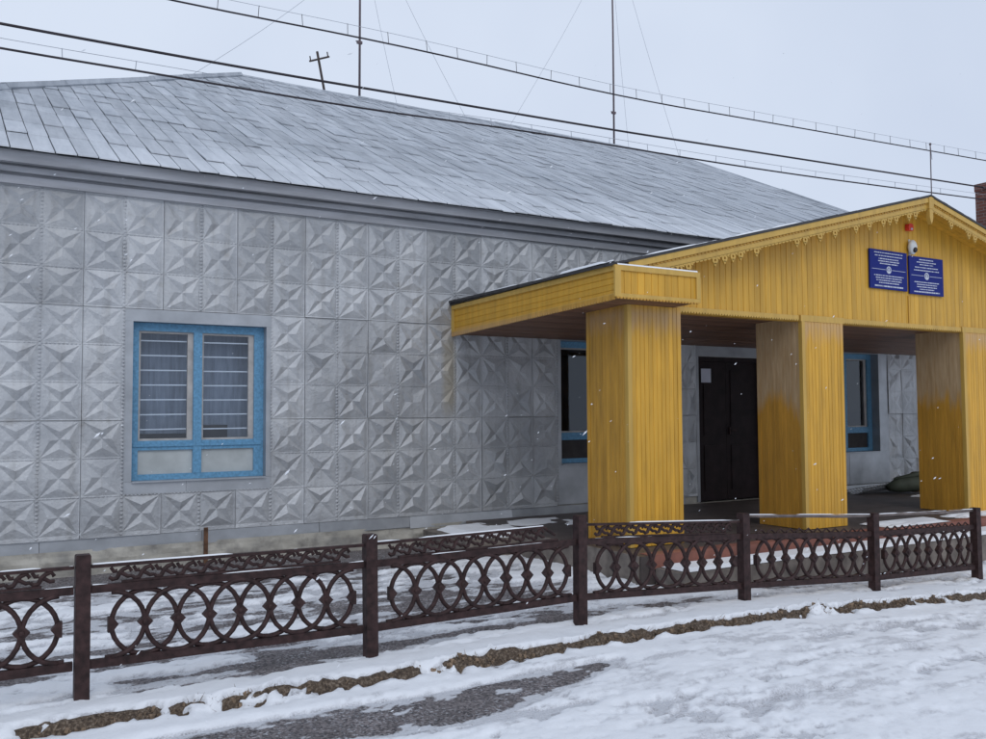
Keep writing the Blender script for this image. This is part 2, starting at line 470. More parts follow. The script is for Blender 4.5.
# ------------------------------------------------------------------ ground (one sheet to the horizon) and its snow
def ybank(x):
    return 5.30 - 0.022 * x
def axis(lo, hi, step, far, near_lo=None):
    core = np.arange(lo, hi + 1e-6, step)
    g = step; out = []; v = hi
    while v < far:
        g *= 1.35; v += g; out.append(v)
    g = step; neg = []; v = lo
    while v > -far:
        g *= 1.35; v -= g; neg.append(v)
    return np.concatenate([np.array(neg[::-1]), core, np.array(out)])
GX = axis(-1.0, 12.0, 0.03, 900)
GY = axis(2.2, 10.0, 0.025, 900)
XX, YY = np.meshgrid(GX, GY)
def base_height(X, Y):
    g = -0.16 * smooth(4.6, 9.6, X)
    edge = Y - (ybank(X) + 0.07 * (fbm(X * 2.2, Y * 0, 5) - 0.5) + 0.05 * (fbm(X * 9, Y * 6, 9) - 0.5))
    st = smooth(-0.12, -0.02, edge)
    h = g - 0.06 * (1 - st)
    near = smooth(60, 20, np.abs(X)) * smooth(60, 20, np.abs(Y))
    h = h + near * (0.03 * (fbm(X * 0.9, Y * 0.9, 21) - 0.5) + 0.007 * (fbm(X * 7, Y * 7, 3) - 0.5))
    lump = smooth(-0.22, -0.08, edge) * smooth(0.05, -0.02, edge)
    h = h + near * lump * (0.03 + 0.10 * vnoise(X * 1.7, Y * 0 + 8, 35)) * (fbm(X * 12, Y * 12, 33) - 0.40)
    return h, edge, lump
H, EDGE, LUMP = base_height(XX, YY)

def grid_object(name, Z, mat, keep=None, attr=None, smoothf=True):
    ny, nx = Z.shape
    co = np.stack([XX, YY, Z], -1).reshape(-1, 3)
    i = np.arange((ny - 1) * (nx - 1)); r = i // (nx - 1); c = i % (nx - 1)
    a = r * nx + c
    F = np.stack([a, a + 1, a + nx + 1, a + nx], -1)
    if keep is not None:
        k = keep.reshape(-1)
        F = F[k[F].any(1)]
        used = np.zeros(len(co), bool); used[F.reshape(-1)] = True
        remap = np.cumsum(used) - 1
        co = co[used]; F = remap[F]
        if attr is not None: attr = attr.reshape(-1)[used]
    me = bpy.data.meshes.new(name)
    me.vertices.add(len(co)); me.vertices.foreach_set("co", co.reshape(-1).astype(np.float32))
    me.loops.add(len(F) * 4); me.loops.foreach_set("vertex_index", F.reshape(-1).astype(np.int32))
    me.polygons.add(len(F)); me.polygons.foreach_set("loop_start", (np.arange(len(F)) * 4).astype(np.int32))
    me.update(calc_edges=True)
    if attr is not None:
        at = me.attributes.new("soil", 'FLOAT', 'POINT'); at.data.foreach_set("value", attr.reshape(-1).astype(np.float32))
    if smoothf: me.polygons.foreach_set("use_smooth", [True] * len(me.polygons))
    me.materials.append(mat)
    o = bpy.data.objects.new(name, me); C.objects.link(o)
    return o
soil = smooth(-0.20, -0.12, EDGE) * smooth(0.10, 0.02, EDGE)
ground = tag(grid_object("ground", H, M["ground"], attr=soil), kind="structure")

def ell(cx, cy, rx, ry, ang=0.0):
    c, s = math.cos(ang), math.sin(ang)
    u = ((XX - cx) * c + (YY - cy) * s) / rx; v = (-(XX - cx) * s + (YY - cy) * c) / ry
    return np.exp(-(u * u + v * v))
road = EDGE < -0.08
n1 = fbm(XX * 0.9, YY * 2.4, 41, 5); n2 = fbm(XX * 3.2, YY * 7.5, 55, 4); n3 = fbm(XX * 12, YY * 20, 71, 4)
n4 = fbm(XX * 1.6 + 0.4 * YY, YY * 6.0, 91, 5)
cov_r = 0.31 + 0.9 * (n1 - 0.5) + 0.9 * (n2 - 0.5) + 0.65 * (n3 - 0.5) + 0.9 * (n4 - 0.5) + 0.16 * smooth(3.3, 5.0, XX)
cov_r -= np.clip(0.95 + 2.6 * (n2 - 0.5) + 2.2 * (n3 - 0.5) + 1.6 * (n4 - 0.5), 0.1, 1.8) * (1.0 * ell(1.75, 4.70, 0.95, 0.26) + 0.9 * ell(2.75, 4.62, 0.75, 0.20, 0.1) + 0.85 * ell(3.45, 4.75, 0.45, 0.12, 0.25) + 0.7 * ell(2.35, 4.40, 0.4, 0.08) + 0.4 * ell(3.0, 4.22, 0.3, 0.05))
cov_r -= 0.34 * ell(7.0, 4.3, 0.8, 0.12, -0.2) + 0.3 * ell(5.6, 3.6, 0.6, 0.08, 0.2) + 0.35 * ell(4.6, 4.4, 0.5, 0.06, 0.1) + 0.3 * ell(6.2, 4.6, 0.5, 0.07)
cov_r += 0.75 * np.exp(-((EDGE + 0.25) / 0.09) ** 2)
cov_v = -0.13 + 1.1 * (n1 - 0.5) + 1.1 * (n2 - 0.5) + 0.6 * (n3 - 0.5) + 1.2 * (n4 - 0.5)
cov_v += 0.9 * np.exp(-((EDGE - 0.12) / 0.13) ** 2) + 0.42 * smooth(3.8, 5.2, XX) + 0.34 * ell(1.6, 6.35, 0.8, 0.3)
cov_v -= 0.75 * ell(2.05, 5.83, 0.6, 0.10) + 0.75 * ell(3.25, 5.80, 0.55, 0.07) + 0.6 * ell(1.2, 5.78, 0.35, 0.06) + 0.55 * ell(4.9, 5.92, 0.3, 0.05) + 0.5 * ell(5.6, 5.9, 0.25, 0.05)
cov_v -= 0.65 * smooth(8.8, 9.5, YY)
cov = np.where(EDGE > -0.05, cov_v, cov_r)
# the bank face stays brown, its rims ragged, here and there snowed over
rag = 0.035 * (fbm(XX * 5, YY * 5, 13, 4) - 0.5) * 2
bare = smooth(-0.115, -0.095, EDGE + rag) * smooth(-0.008, -0.03, EDGE + rag * 0.6)
over = smooth(0.67, 0.76, fbm(XX * 2.3, YY * 0 + 3, 77, 4) + 0.6 * (n3 - 0.5))
cov = cov - bare * (1.25 - 1.0 * over)
far = np.maximum(np.abs(XX - 5), np.abs(YY - 6)) > 12
cov = np.where(far, 0.6, cov)
thick = np.clip(cov * 0.075, -0.03, 0.030) + 0.007 * (n2 - 0.5) + 0.008 * (n3 - 0.5) + 0.005 * (n4 - 0.5)
thick = np.where(cov <= 0.0, np.minimum(thick, -0.006), thick)
thick = np.where(far, 0.03, thick)
# trodden places: shoe prints pressed into the thin snow of the road
foot = np.zeros_like(thick); frng = random.Random(19)
for walk in range(7):
    fx, fy, fa = frng.uniform(3.0, 9.0), frng.uniform(3.0, 4.9), frng.uniform(-0.5, 0.9)
    for st_ in range(9):
        side = 0.09 * (1 if st_ % 2 else -1)
        px = fx + math.cos(fa) * 0.33 * st_ - math.sin(fa) * side + frng.gauss(0, .03); py = fy + math.sin(fa) * 0.33 * st_ + math.cos(fa) * side + frng.gauss(0, .03)
        if py > ybank(px) - 0.3: continue
        ix = np.searchsorted(GX, [px - 0.3, px + 0.3]); iy = np.searchsorted(GY, [py - 0.3, py + 0.3])
        sl_ = (slice(iy[0], iy[1]), slice(ix[0], ix[1]))
        c_, s_ = math.cos(fa), math.sin(fa)
        u_ = ((XX[sl_] - px) * c_ + (YY[sl_] - py) * s_) / 0.14; v_ = (-(XX[sl_] - px) * s_ + (YY[sl_] - py) * c_) / 0.05
        foot[sl_] = np.maximum(foot[sl_], np.exp(-(u_ * u_ + v_ * v_) ** 2))
thick = thick - 0.013 * foot * (thick > 0)
SNOWZ = H + thick
n5 = fbm(XX * 22, YY * 30, 131, 4); n6 = fbm(XX * 2.4 + YY * 0.7, YY * 8.5, 151, 5)
slush = 1 - smooth(0.001, 0.013, thick + 0.016 * (n5 - 0.5))
marks = smooth(0.58, 0.72, n6 + 0.45 * (n5 - 0.5)) * 0.6 * (EDGE < -0.25) + 0.5 * foot * smooth(0.4, 0.6, n5)
tyre = np.exp(-((YY - 3.15 + 0.05 * XX) / 0.10) ** 2) + np.exp(-((YY - 4.45 + 0.05 * XX) / 0.09) ** 2)
marks = np.maximum(marks, 0.4 * tyre * smooth(0.45, 0.62, n5 * 0.5 + n6 * 0.5))
thin = np.clip(np.maximum(slush, marks), 0, 1) * np.where(far, 0, 1)
snow = tag(grid_object("snow_cover", SNOWZ, M["snow"], keep=thick > -0.006, attr=thin), kind="structure")
# powder-thin snow that has not buried the asphalt round the patches
dust = smooth(-0.38, 0.02, cov) * (1 - soil)
at = ground.data.attributes.new("powder", 'FLOAT', 'POINT'); at.data.foreach_set("value", dust.reshape(-1).astype(np.float32))

def ground_z(x, y):
    h, e, l = base_height(np.array([[x]]), np.array([[y]]))
    return float(h[0, 0])

# dead grass and clods along the bank edge
def stuff_bank():
    mb = MB()
    for k in range(2600):
        x = random.uniform(-0.6, 10.5)
        if fbm(np.array([x * 1.7]), np.array([3.0]), 77, 3)[0] > 0.66 and random.random() < 0.8: continue
        y = ybank(x) + random.gauss(-0.07, 0.026)
        z = ground_z(x, y)
        if random.random() < 0.35:   # clod
            r = random.uniform(0.004, 0.02) * random.uniform(0.5, 1.2)
            P = []
            for dz in (-1, 1):
                for a in range(4):
                    q = a * math.pi / 2 + random.random()
                    P.append((x + math.cos(q) * r * random.uniform(0.6, 1.2), y + math.sin(q) * r * random.uniform(0.6, 1.2), z + dz * r * random.uniform(0.4, 0.9)))
            mb.cur = random.random(); mb.hexa(P)
        else:
            L = random.uniform(0.025, 0.07); a = random.uniform(0, 6.28); ln = random.uniform(0.4, 1.2)
            t = Vector((math.cos(a) * L * ln, math.sin(a) * L * ln - 0.3 * L, L * 0.7)); s = Vector((-math.sin(a), math.cos(a), 0)) * 0.0025
            b = Vector((x, y, z - 0.004))
            mb.face([b - s, b + s, b + t * 0.6 + s * 0.7, b + t, b + t * 0.6 - s * 0.7])
    o = mb.build("dead_grass", M["straw"], fix=False)
    tag(o, "ragged brown dead grass and clods along the snowy bank edge below the iron fence", "dead grass", kind="stuff")
stuff_bank()

# ------------------------------------------------------------------ main building
YW = 10.0
TW, TH = 0.3903, 0.392
COLX0 = 0.669                     # x of tile line k = 0
ROWZ = [0.36, 0.777, 1.168, 1.555, 1.945, 2.333, 2.722, 3.108, 3.50, 3.90]
BX0, BX1 = -1.3, 18.5
house = thing("house", "long single storey building clad in stamped silver metal tiles under a frosted grey roof", "building", (8.6, YW, 0))

WIN = [(1.45, 3.01, 1), (6.91, 8.48, 2), (12.25, 13.935, 3)]       # openings filled with flat sheet round the window
DOOR = (9.50, 10.86)
def blocked(xa, xb, za, zb):
    cx, cz = (xa + xb) / 2, (za + zb) / 2
    for a, b, i in WIN:
        if a - 0.1 < cx < b + 0.02 and (0.777 if i == 1 else 0.30) < cz < 2.722: return True
    if 9.50 < cx < 10.95 and cz < 2.70: return True
    return False

def cladding():
    mb = MB()
    k0 = int(math.floor((BX0 - COLX0) / TW)); k1 = int(math.ceil((BX1 - COLX0) / TW))
    rnd = random.Random(5)
    pan = {}
    def zlift(pk, x, z):     # sheets bulge a little and stand off unevenly
        return pan[pk][1] + pan[pk][2] * math.sin(x * 2.1 + pan[pk][3]) * math.sin(z * 2.7 + pan[pk][4])
    for k in range(k0, k1):
        for j in range(9):
            xa, xb = COLX0 + k * TW, COLX0 + (k + 1) * TW
            za, zb = ROWZ[j], ROWZ[j + 1]
            if blocked(xa, xb, za, zb): continue
            if xa < DOOR[0] < xb and za < 2.6: xb = DOOR[0] - 0.06
            pk = ((k + 1) // 2, j // 3)
            if pk not in pan:
                pan[pk] = (rnd.uniform(0.1, 0.9), rnd.uniform(0, 0.012), rnd.uniform(0.002, 0.010), rnd.uniform(0, 6), rnd.uniform(0, 6), rnd.choice((0, 0, 0, 1, 1, 2)), rnd.random())
            pv = pan[pk]
            batt = (pv[6] < 0.45 and j < 6 and k > 6) or k > 14 and j < 3 or pv[6] > 0.93      # battered sheets near the porch
            mb.cur = min(1, max(0, pv[0] + rnd.uniform(-0.12, 0.12)))
            first = (k + 1) % 2 == 0; top = j % 3 == 2
            gap = 0.0022
            xl = xa + (gap if first else 0); xr = xb - (0 if first else gap)
            zl = za + (gap if j % 3 == 0 else 0); zh = zb - (gap if top else 0)
            bw = 0.014
            ix0, ix1, iz0, iz1 = xl + bw, xr - bw, zl + bw * 0.8, zh - bw * 0.8
            if j == 0: iz0 = max(iz0, zb - TH + 0.02); 
            cx, cz = (ix0 + ix1) / 2, (iz0 + iz1) / 2
            hx, hz = (ix1 - ix0) / 2, (iz1 - iz0) / 2
            dep = (0.023 if k < 24 else 0.013) * rnd.uniform(0.75, 1.15)
            if batt: dep *= rnd.uniform(0.45, 0.95)
            inv = 1
            jit = 0.0034 if not batt else 0.0085
            def Pt(x, z, h):
                h = h + 0.014 * (float(vnoise(x * 4.3, z * 4.3, 63)) - 0.5) + 0.008 * (float(vnoise(x * 11, z * 11, 64)) - 0.5)
                return (x, YW - 0.02 - zlift(pk, x, z) - h, z)
            jj = lambda s=1.0: rnd.gauss(0, jit * s)
            cor = [Pt(ix0, iz0, jj(.4)), Pt(ix1, iz0, jj(.4)), Pt(ix1, iz1, jj(.4)), Pt(ix0, iz1, jj(.4))]
            cc = Pt(cx + jj(), cz + jj(), -0.004 + jj(1.2))
            q = 0.50
            mids = [Pt(cx + jj(), cz - hz * q + jj(), inv * dep + jj(1.5)), Pt(cx + hx * q + jj(), cz + jj(), inv * dep + jj(1.5)),
                    Pt(cx + jj(), cz + hz * q + jj(), inv * dep + jj(1.5)), Pt(cx - hx * q + jj(), cz + jj(), inv * dep + jj(1.5))]
            for a in range(4):
                b = (a + 1) % 4
                mb.face([cor[a], cor[b], mids[a]])
                mb.face([cor[b], cc, mids[a]]); mb.face([cc, cor[a], mids[a]])
            out = [Pt(xl, zl, 0.003), Pt(xr, zl, 0.003), Pt(xr, zh, 0.003), Pt(xl, zh, 0.003)]
            for a in range(4):
                b = (a + 1) % 4
                mb.face([out[a], out[b], cor[b], cor[a]])
            # lips of the sheet down to the wall
            if first: mb.face([out[0], out[3], (xl, YW + 0.01, zh), (xl, YW + 0.01, zl)])
            else: mb.face([out[2], out[1], (xr, YW + 0.01, zl), (xr, YW + 0.01, zh)])
            if j % 3 == 0: mb.face([out[1], out[0], (xl, YW + 0.01, zl), (xr, YW + 0.01, zl)])
            if top: mb.face([out[3], out[2], (xr, YW + 0.01, zh), (xl, YW + 0.01, zh)])
            # pressed beads in the borders
            nb = 10
            def bead(x, z, sx, sz, h):
                c0 = Pt(x, z, h)
                r = [Pt(x - sx, z - sz, 0.0028), Pt(x + sx, z - sz, 0.0028), Pt(x + sx, z + sz, 0.0028), Pt(x - sx, z + sz, 0.0028)]
                for a in range(4): mb.face([r[a], r[(a + 1) % 4], c0])
            if k < 20:
                for i in range(nb):
                    z = zl + (i + 0.5) / nb * (zh - zl)
                    if first: bead(xr, z, 0.017, 0.013, 0.013)
                    else: bead(xl + bw * 0.4, z, 0.010, 0.011, 0.008)
                for i in range(nb):
                    x = xl + (i + 0.5) / nb * (xr - xl)
                    if not top: bead(x, zh, 0.011, 0.008, 0.008)
    return mb
cl = cladding()
wall = cl.build("wall", M["clad"], house, fix=False)
# orient every facet to the street
me = wall.data
import bmesh
bm = bmesh.new(); bm.from_mesh(me)
for f_ in bm.faces:
    f_.normal_update()
bm.to_mesh(me); bm.free()

# masonry core behind the sheets, with real openings
core = MB()
def core_wall(x0, x1, z0, z1): core.box((x0, YW + 0.005, z0), (x1, YW + 0.35, z1))
xs = BX0 + 0.02
ops = [(a + 0.02, b - 0.02, 0.80, 2.70) for a, b, i in WIN] + [(DOOR[0], DOOR[1], 0.25, 2.44)]
ops.sort()
for a, b, z0, z1 in ops:
    core_wall(xs, a, 0.0, 4.1)
    core_wall(a, b, 0.0, z0); core_wall(a, b, z1, 4.1)
    xs = b
core_wall(xs, BX1 - 0.02, 0.0, 4.1)
core.box((BX0 + 0.02, YW + 0.352, 0), (BX0 + 0.35, 28.0, 4.1))
core.box((BX1 - 0.35, YW + 0.352, 0), (BX1 - 0.02, 28.0, 4.1))
core.box((BX0 + 0.352, 27.7, 0), (BX1 - 0.352, 28.0, 4.1))
core.build("masonry", M["plaster"], house)

# flat zinc margins round the openings
def surround(i, a, b, z0, z1, wx0, wx1, wz0, wz1):
    mb = MB(); y0 = YW - 0.022
    mb.cur = 0.5
    mb.box((a, y0, wz1), (b, YW + 0.0, z1 - 0.003))
    mb.box((a, y0, wz0), (wx0, YW, wz1 - 0.001)); mb.box((wx1, y0, wz0), (b, YW, wz1 - 0.001))
    mb.cur = 0.75
    mb.box((a + 0.0, y0 + 0.003, z0 + 0.003), (wx0 + 0.55, YW, wz0 - 0.002))
    mb.cur = 0.62
    mb.box((wx0 + 0.552, y0, z0 + 0.003), (b, YW, wz0 - 0.002))
    mb.cur = 0.3
    # reveal
    mb.box((wx0 - 0.004, YW, wz0 - .02), (wx0, YW + 0.2, wz1 + .02)); mb.box((wx1, YW, wz0 - .02), (wx1 + 0.004, YW + 0.2, wz1 + .02))
    mb.box((wx0, YW, wz1), (wx1, YW + 0.2, wz1 + 0.004))
    return mb
def bars_window(idx, wx0, wx1, wz0, wz1, fy):
    lit = idx == 1
    """two light window: blue frame, transom, boarded lower lights"""
    win = MB()
    d = 0.07; y1 = fy + d
    tz = wz0 + 0.365
    mx = (wx0 + wx1) / 2 - 0.02
    fw = 0.075
    win.box((wx0, fy, wz0), (wx0 + fw, y1, wz1)); win.box((wx1 - fw - .03, fy, wz0), (wx1, y1, wz1))
    win.box((wx0 + fw, fy, wz1 - 0.085), (wx1 - fw - .03, y1, wz1)); win.box((wx0 + fw, fy, wz0), (wx1 - fw - .03, y1, wz0 + 0.06))
    win.box((mx - 0.045, fy - 0.006, wz0 + 0.06), (mx + 0.045, y1, wz1 - 0.085))
    win.box((wx0 + fw, fy + 0.004, tz - 0.05), (mx - 0.045, y1, tz + 0.05)); win.box((mx + 0.045, fy + 0.004, tz - 0.05), (wx1 - fw - .03, y1, tz + 0.05))
    # slimmer mouldings
    win.box((wx0 + 0.02, fy - 0.012, tz - 0.012), (wx1 - 0.03, fy + 0.003, tz + 0.012))
    w = win.build("window", M["blue"], house)
    zz0 = tz + 0.05; zz1 = wz1 - 0.085
    for (a, b) in ((wx0 + fw, mx - 0.045), (mx + 0.045, wx1 - fw - .03)):
        s = MB(); yy = fy + 0.028
        s.box((a, yy, zz0), (a + 0.022, yy + 0.035, zz1)); s.box((b - 0.06, yy, zz0), (b, yy + 0.035, zz1))
        s.box((a + 0.022, yy, zz1 - 0.022), (b - 0.06, yy + 0.035, zz1)); s.box((a + 0.022, yy, zz0), (b - 0.06, yy + 0.035, zz0 + 0.022))
        s.build("sash", M["sash"], w)
        g = MB(); g.box((a + 0.022, yy + 0.012, zz0 + 0.022), (b - 0.06, yy + 0.016, zz1 - 0.022)); g.build("pane", M["glass"], w)
        lo = MB(); lo.box((a, fy + 0.03, wz0 + 0.06), (b, fy + 0.045, tz - 0.05))
        lo.build("lower_panel", M["panel" if lit else "clutter_shade"], w)  # porch windows get a darker board, shade put into the panel colour
        n = 7 if lit else 0
        for i in range(n):
            z = zz0 + 0.03 + (i + 0.55) * (zz1 - zz0 - 0.06) / n
            bb = MB(); bb.tube([(a + 0.01, yy + 0.05, z), (b - 0.04, yy + 0.05, z + 0.004)], 0.008, 6)
            bb.build("grille_bar", M["bar"], w)
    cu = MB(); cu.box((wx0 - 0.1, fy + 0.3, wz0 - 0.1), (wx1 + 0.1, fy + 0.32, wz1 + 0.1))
    cu.build("backing", M["inside" if lit else "black"], w)  # added backing sheet; its colour carries pane reflection, near-black carries the unlit room
    if idx == 1:
        cb = MB(); cb.box((mx + 0.05, fy + 0.14, zz0), (mx + 0.36, fy + 0.26, zz0 + 0.16)); cb.box((wx0 + .1, fy + 0.14, zz0), (wx0 + 0.6, fy + 0.26, zz0 + 0.07))
        cb.build("sill_clutter", M["clutter_shade"], w)
    sl = MB(); sl.box((wx0 + 0.002, YW - 0.05, wz0 - 0.016), (wx1 - 0.002, fy + 0.03, wz0 - 0.001)); sl.build("sill", M["sheet"], w)
    return w
WR = [(1.545, 2.955), (6.99, 8.41), (12.33, 13.70)]
for (a, b, i), (p, q) in zip(WIN, WR):
    surround(i, a, b, 0.777 if i == 1 else 0.37, 2.722, p, q, 0.915, 2.59).build("window_surround", M["sheet"], house)
    bars_window(i, p, q, 0.917, 2.588, YW + (0.085 if i == 1 else 0.13))

# door
dm = MB(); fy = YW + 0.05
dm.box((DOOR[0], fy - 0.03, 0.27), (DOOR[0] + 0.06, fy + 0.06, 2.44)); dm.box((DOOR[1] - 0.06, fy - 0.03, 0.27), (DOOR[1], fy + 0.06, 2.44))
dm.box((DOOR[0] + 0.06, fy - 0.03, 2.37), (DOOR[1] - 0.06, fy + 0.06, 2.44))
door = dm.build("door", M["door"], house)
xm = 10.12
for a, b in ((DOOR[0] + 0.062, xm - 0.003), (xm + 0.003, DOOR[1] - 0.062)):
    lf = MB(); lf.box((a, fy, 0.275), (b, fy + 0.05, 2.367))
    for (z0, z1) in ((0.42, 1.10), (1.25, 2.25)):
        lf.box((a + 0.09, fy - 0.012, z0), (b - 0.09, fy, z1)) 
    lf.build("door_leaf", M["door"], door)
hd = MB(); hd.box((xm + 0.045, fy - 0.03, 1.26), (xm + 0.07, fy - 0.0, 1.37)); hd.tube([(xm + 0.057, fy - 0.05, 1.32), (xm + 0.16, fy - 0.055, 1.32)], 0.009, 8)
hd.build("door_handle", M["iron"], door)
ds = MB(); ds.cur = 0.0  # sheet tone darkened to carry the shade round the door
ds.box((9.445, YW - 0.02, 0.27), (DOOR[0] - 0.001, YW + 0.02, 2.70)); ds.box((DOOR[1] + 0.001, YW - 0.02, 0.27), (10.965, YW + 0.02, 2.70)); ds.box((DOOR[0], YW - 0.02, 2.445), (DOOR[1], YW + 0.02, 2.70))
ds.build("door_surround", M["sheet"], house)

# plinth and its flashing
pl = MB()
n = 90
def rough_strip(x0, x1, z0, z1, y, amp, seed, nz=6):
    nx = int((x1 - x0) / 0.05)
    for i in range(nx):
        for j in range(nz):
            P = []
            for (a, b) in ((i, j), (i + 1, j), (i + 1, j + 1), (i, j + 1)):
                x = x0 + (x1 - x0) * a / nx; z = z0 + (z1 - z0) * b / nz
                P.append((x, y - amp * float(fbm(np.array(x * 3.0), np.array(z * 9.0), seed, 4)), z))
            pl.face(P)
rough_strip(BX0, 11.5, -0.05, 0.25, YW + 0.0, 0.07, 4)
rough_strip(11.5, BX1, -0.05, 0.25, YW + 0.0, 0.03, 8)
pl.build("plinth", M["plaster"], house, smooth=True, fix=False)
fl = MB(); rr = random.Random(3); x = BX0
while x < BX1:
    if x > 10.9 and not any(True for o_ in C.objects if o_.name.startswith("plinth_flashing")):
        fl.build("plinth_flashing", M["sheet"], house); fl = MB()
    L = rr.uniform(0.9, 1.7); e = min(x + L, BX1)
    if not (x < 10.9 and e > 9.4):
        fl.cur = rr.random()
        y = YW - 0.012 - rr.random() * 0.008; lean = rr.uniform(0.0, 0.03)
        z0 = 0.215 + rr.uniform(-0.02, 0.02)
        fl.hexa([(x, y - lean, z0), (e - 0.005, y - lean, z0 + rr.uniform(-.012, .012)), (e - 0.005, y - lean + 0.004, z0), (x, y - lean + 0.004, z0),
                 (x, y, 0.358), (e - 0.005, y, 0.358), (e - 0.005, y + 0.004, 0.358), (x, y + 0.004, 0.358)])
    x = e
fl.build("plinth_flashing", M["sheet"], house)
rs = MB(); rs.box((2.27, YW - 0.115, 0.02), (2.31, YW - 0.085, 0.40)); rs.build("earthing_strip", M["rust"], house)

# cornice: stepped boards
def profile_strip(name, prof, x0, x1, mat, parent, n=40):
    mb = MB()
    for i in range(n):
        a = x0 + (x1 - x0) * i / n; b = x0 + (x1 - x0) * (i + 1) / n
        for k in range(len(prof) - 1):
            mb.face([(a, *prof[k]), (b, *prof[k]), (b, *prof[k + 1]), (a, *prof[k + 1])])
    return mb.build(name, mat, parent)
prof = [(10.0, 3.895), (9.93, 3.895), (9.93, 3.975), (9.975, 3.985), (9.975, 4.007), (9.87, 4.0), (9.87, 4.055), (9.92, 4.065), (9.92, 4.082), (9.74, 4.064), (9.705, 4.162)]
profile_strip("cornice", prof, BX0, BX1, M["cornice"], house)
sf = MB(); sf.box((BX0, 9.665, 4.152), (BX1, 9.70, 4.158)); sf.build("eave_soffit", M["cornice"], house)

# roof
EY, EZ, SL = 9.65, 4.165, 0.5
RY = 19.0; RZ = EZ + SL * (RY - EY)
PL0, PL1 = Vector((-1.9, EY)), Vector((5.0, RY))
PR0, PR1 = Vector((19.0, EY)), Vector((17.7, RY))
def clip(poly, a, b, side):
    """keep the part of poly on the given side of line a->b"""
    out = []
    d = b - a
    f = lambda p: side * (d.x * (p[1] - a.y) - d.y * (p[0] - a.x))
    for i in range(len(poly)):
        p, q = poly[i], poly[(i + 1) % len(poly)]
        fp, fq = f(p), f(q)
        if fp >= 0: out.append(p)
        if (fp >= 0) != (fq >= 0):
            t = fp / (fp - fq); out.append((p[0] + (q[0] - p[0]) * t, p[1] + (q[1] - p[1]) * t))
    return out
def roof_panels():
    mb = MB(); rr = random.Random(21)
    rows = [EY - 0.0]
    while rows[-1] < RY: rows.append(min(RY, rows[-1] + 0.62))
    PW = 0.197
    nx = int((19.6 + 2.2) / PW)
    rowj = {}
    for i in range(nx):
        xa = -2.2 + i * PW
        for j in range(len(rows) - 1):
            grp = (i // 4, j)
            if grp not in rowj: rowj[grp] = rr.uniform(-0.16, 0.16)
            def edge(k):
                if k == 0: return rows[0] + rr.uniform(-0.012, 0.012)
                if k >= len(rows) - 1: return RY
                return rows[k] + rowj.get((i // 4, k), rowj.setdefault((i // 4, k), rr.uniform(-0.16, 0.16)))
            y0, y1 = edge(j), min(RY, edge(j + 1) + 0.05)
            if y1 - y0 < 0.12: continue
            sk = lambda y: -0.022 * (y - EY)
            gg = 0.0055
            poly = [(xa + gg + sk(y0), y0), (xa + PW - gg + sk(y0), y0), (xa + PW - gg + sk(y1), y1), (xa + gg + sk(y1), y1)]
            poly = clip(poly, PL0, PL1, -1); 
            if len(poly) < 3: continue
            poly = clip(poly, PR0, PR1, 1)
            if len(poly) < 3: continue
            mb.cur = rr.random()
            lift = rr.choice((0.004, 0.006, 0.01, 0.012, 0.02)) if rr.random() > 0.16 else rr.uniform(0.014, 0.024)
            skew = rr.uniform(-0.004, 0.004)
            if j == 0: lift = min(lift, 0.010)
            def H3(p, dz=0):
                t = (p[1] - y0) / max(0.01, y1 - y0)
                return (p[0], p[1], EZ + SL * (p[1] - EY) + 0.012 + lift * (1 - t) + skew * (p[0] - xa) / PW + dz)
            top = [H3(p) for p in poly]; bot = [H3(p, -0.014) for p in poly]
            mb.face(top)
            for k in range(len(poly)):
                l = (k + 1) % len(poly)
                mb.face([top[l], top[k], bot[k], bot[l]])
    return mb
rf = roof_panels().build("roof", M["roof"], house, fix=False)
rb = MB()
zp = lambda y: EZ + SL * (y - EY) - 0.012
A0 = (-1.9, EY, zp(EY)); A1 = (5.0, RY, zp(RY)); B1 = (17.7, RY, zp(RY)); B0 = (19.0, EY, zp(EY))
D0 = (-1.9, 28.35, zp(EY)); D1 = (19.0, 28.35, zp(EY))
rb.face([A0, B0, B1, A1]); rb.face([A0, A1, D0]); rb.face([D0, A1, B1, D1]); rb.face([B0, D1, B1])
rb.build("roof_decking", M["deck"], rf, fix=False)
cp = MB()
def capstrip(p, q, wd, segs):
    p, q = Vector(p), Vector(q); rr = random.Random(9)
    for i in range(segs):
        a = p.lerp(q, i / segs); b = p.lerp(q, (i + 1.03) / segs)
        dz = rr.uniform(0.0, 0.02); cp.cur = rr.random()
        cp.tube([a + Vector((0, 0, dz)), b + Vector((0, 0, dz * 0.3))], wd, 6)
capstrip((-1.9, EY + 0.05, EZ + 0.03), (5.0, RY, RZ + 0.02), 0.075, 9)
capstrip((5.0, RY, RZ + 0.0), (17.7, RY, RZ + 0.0), 0.045, 14)
capstrip((17.7, RY, RZ + 0.01), (19.0, EY + 0.05, EZ + 0.02), 0.04, 9)
cp.build("ridge_cap", M["roof"], rf)

# notice on the door
nb = MB(); nb.box((9.60, fy - 0.018, 2.05), (9.80, fy - 0.0135, 2.26)); 
notice = nb.build("notice", M["paper"])
tag(notice, "small white paper notice stuck high on the dark entrance door", "notice")

# ------------------------------------------------------------------ porch
CX = 10.30
porch = thing("porch", "yellow boarded entrance porch with a low gable, fretwork edge and thick square pillars", "porch", (CX, 7.0, 0.26))
def mir(x, s): return x if s > 0 else 2 * CX - x

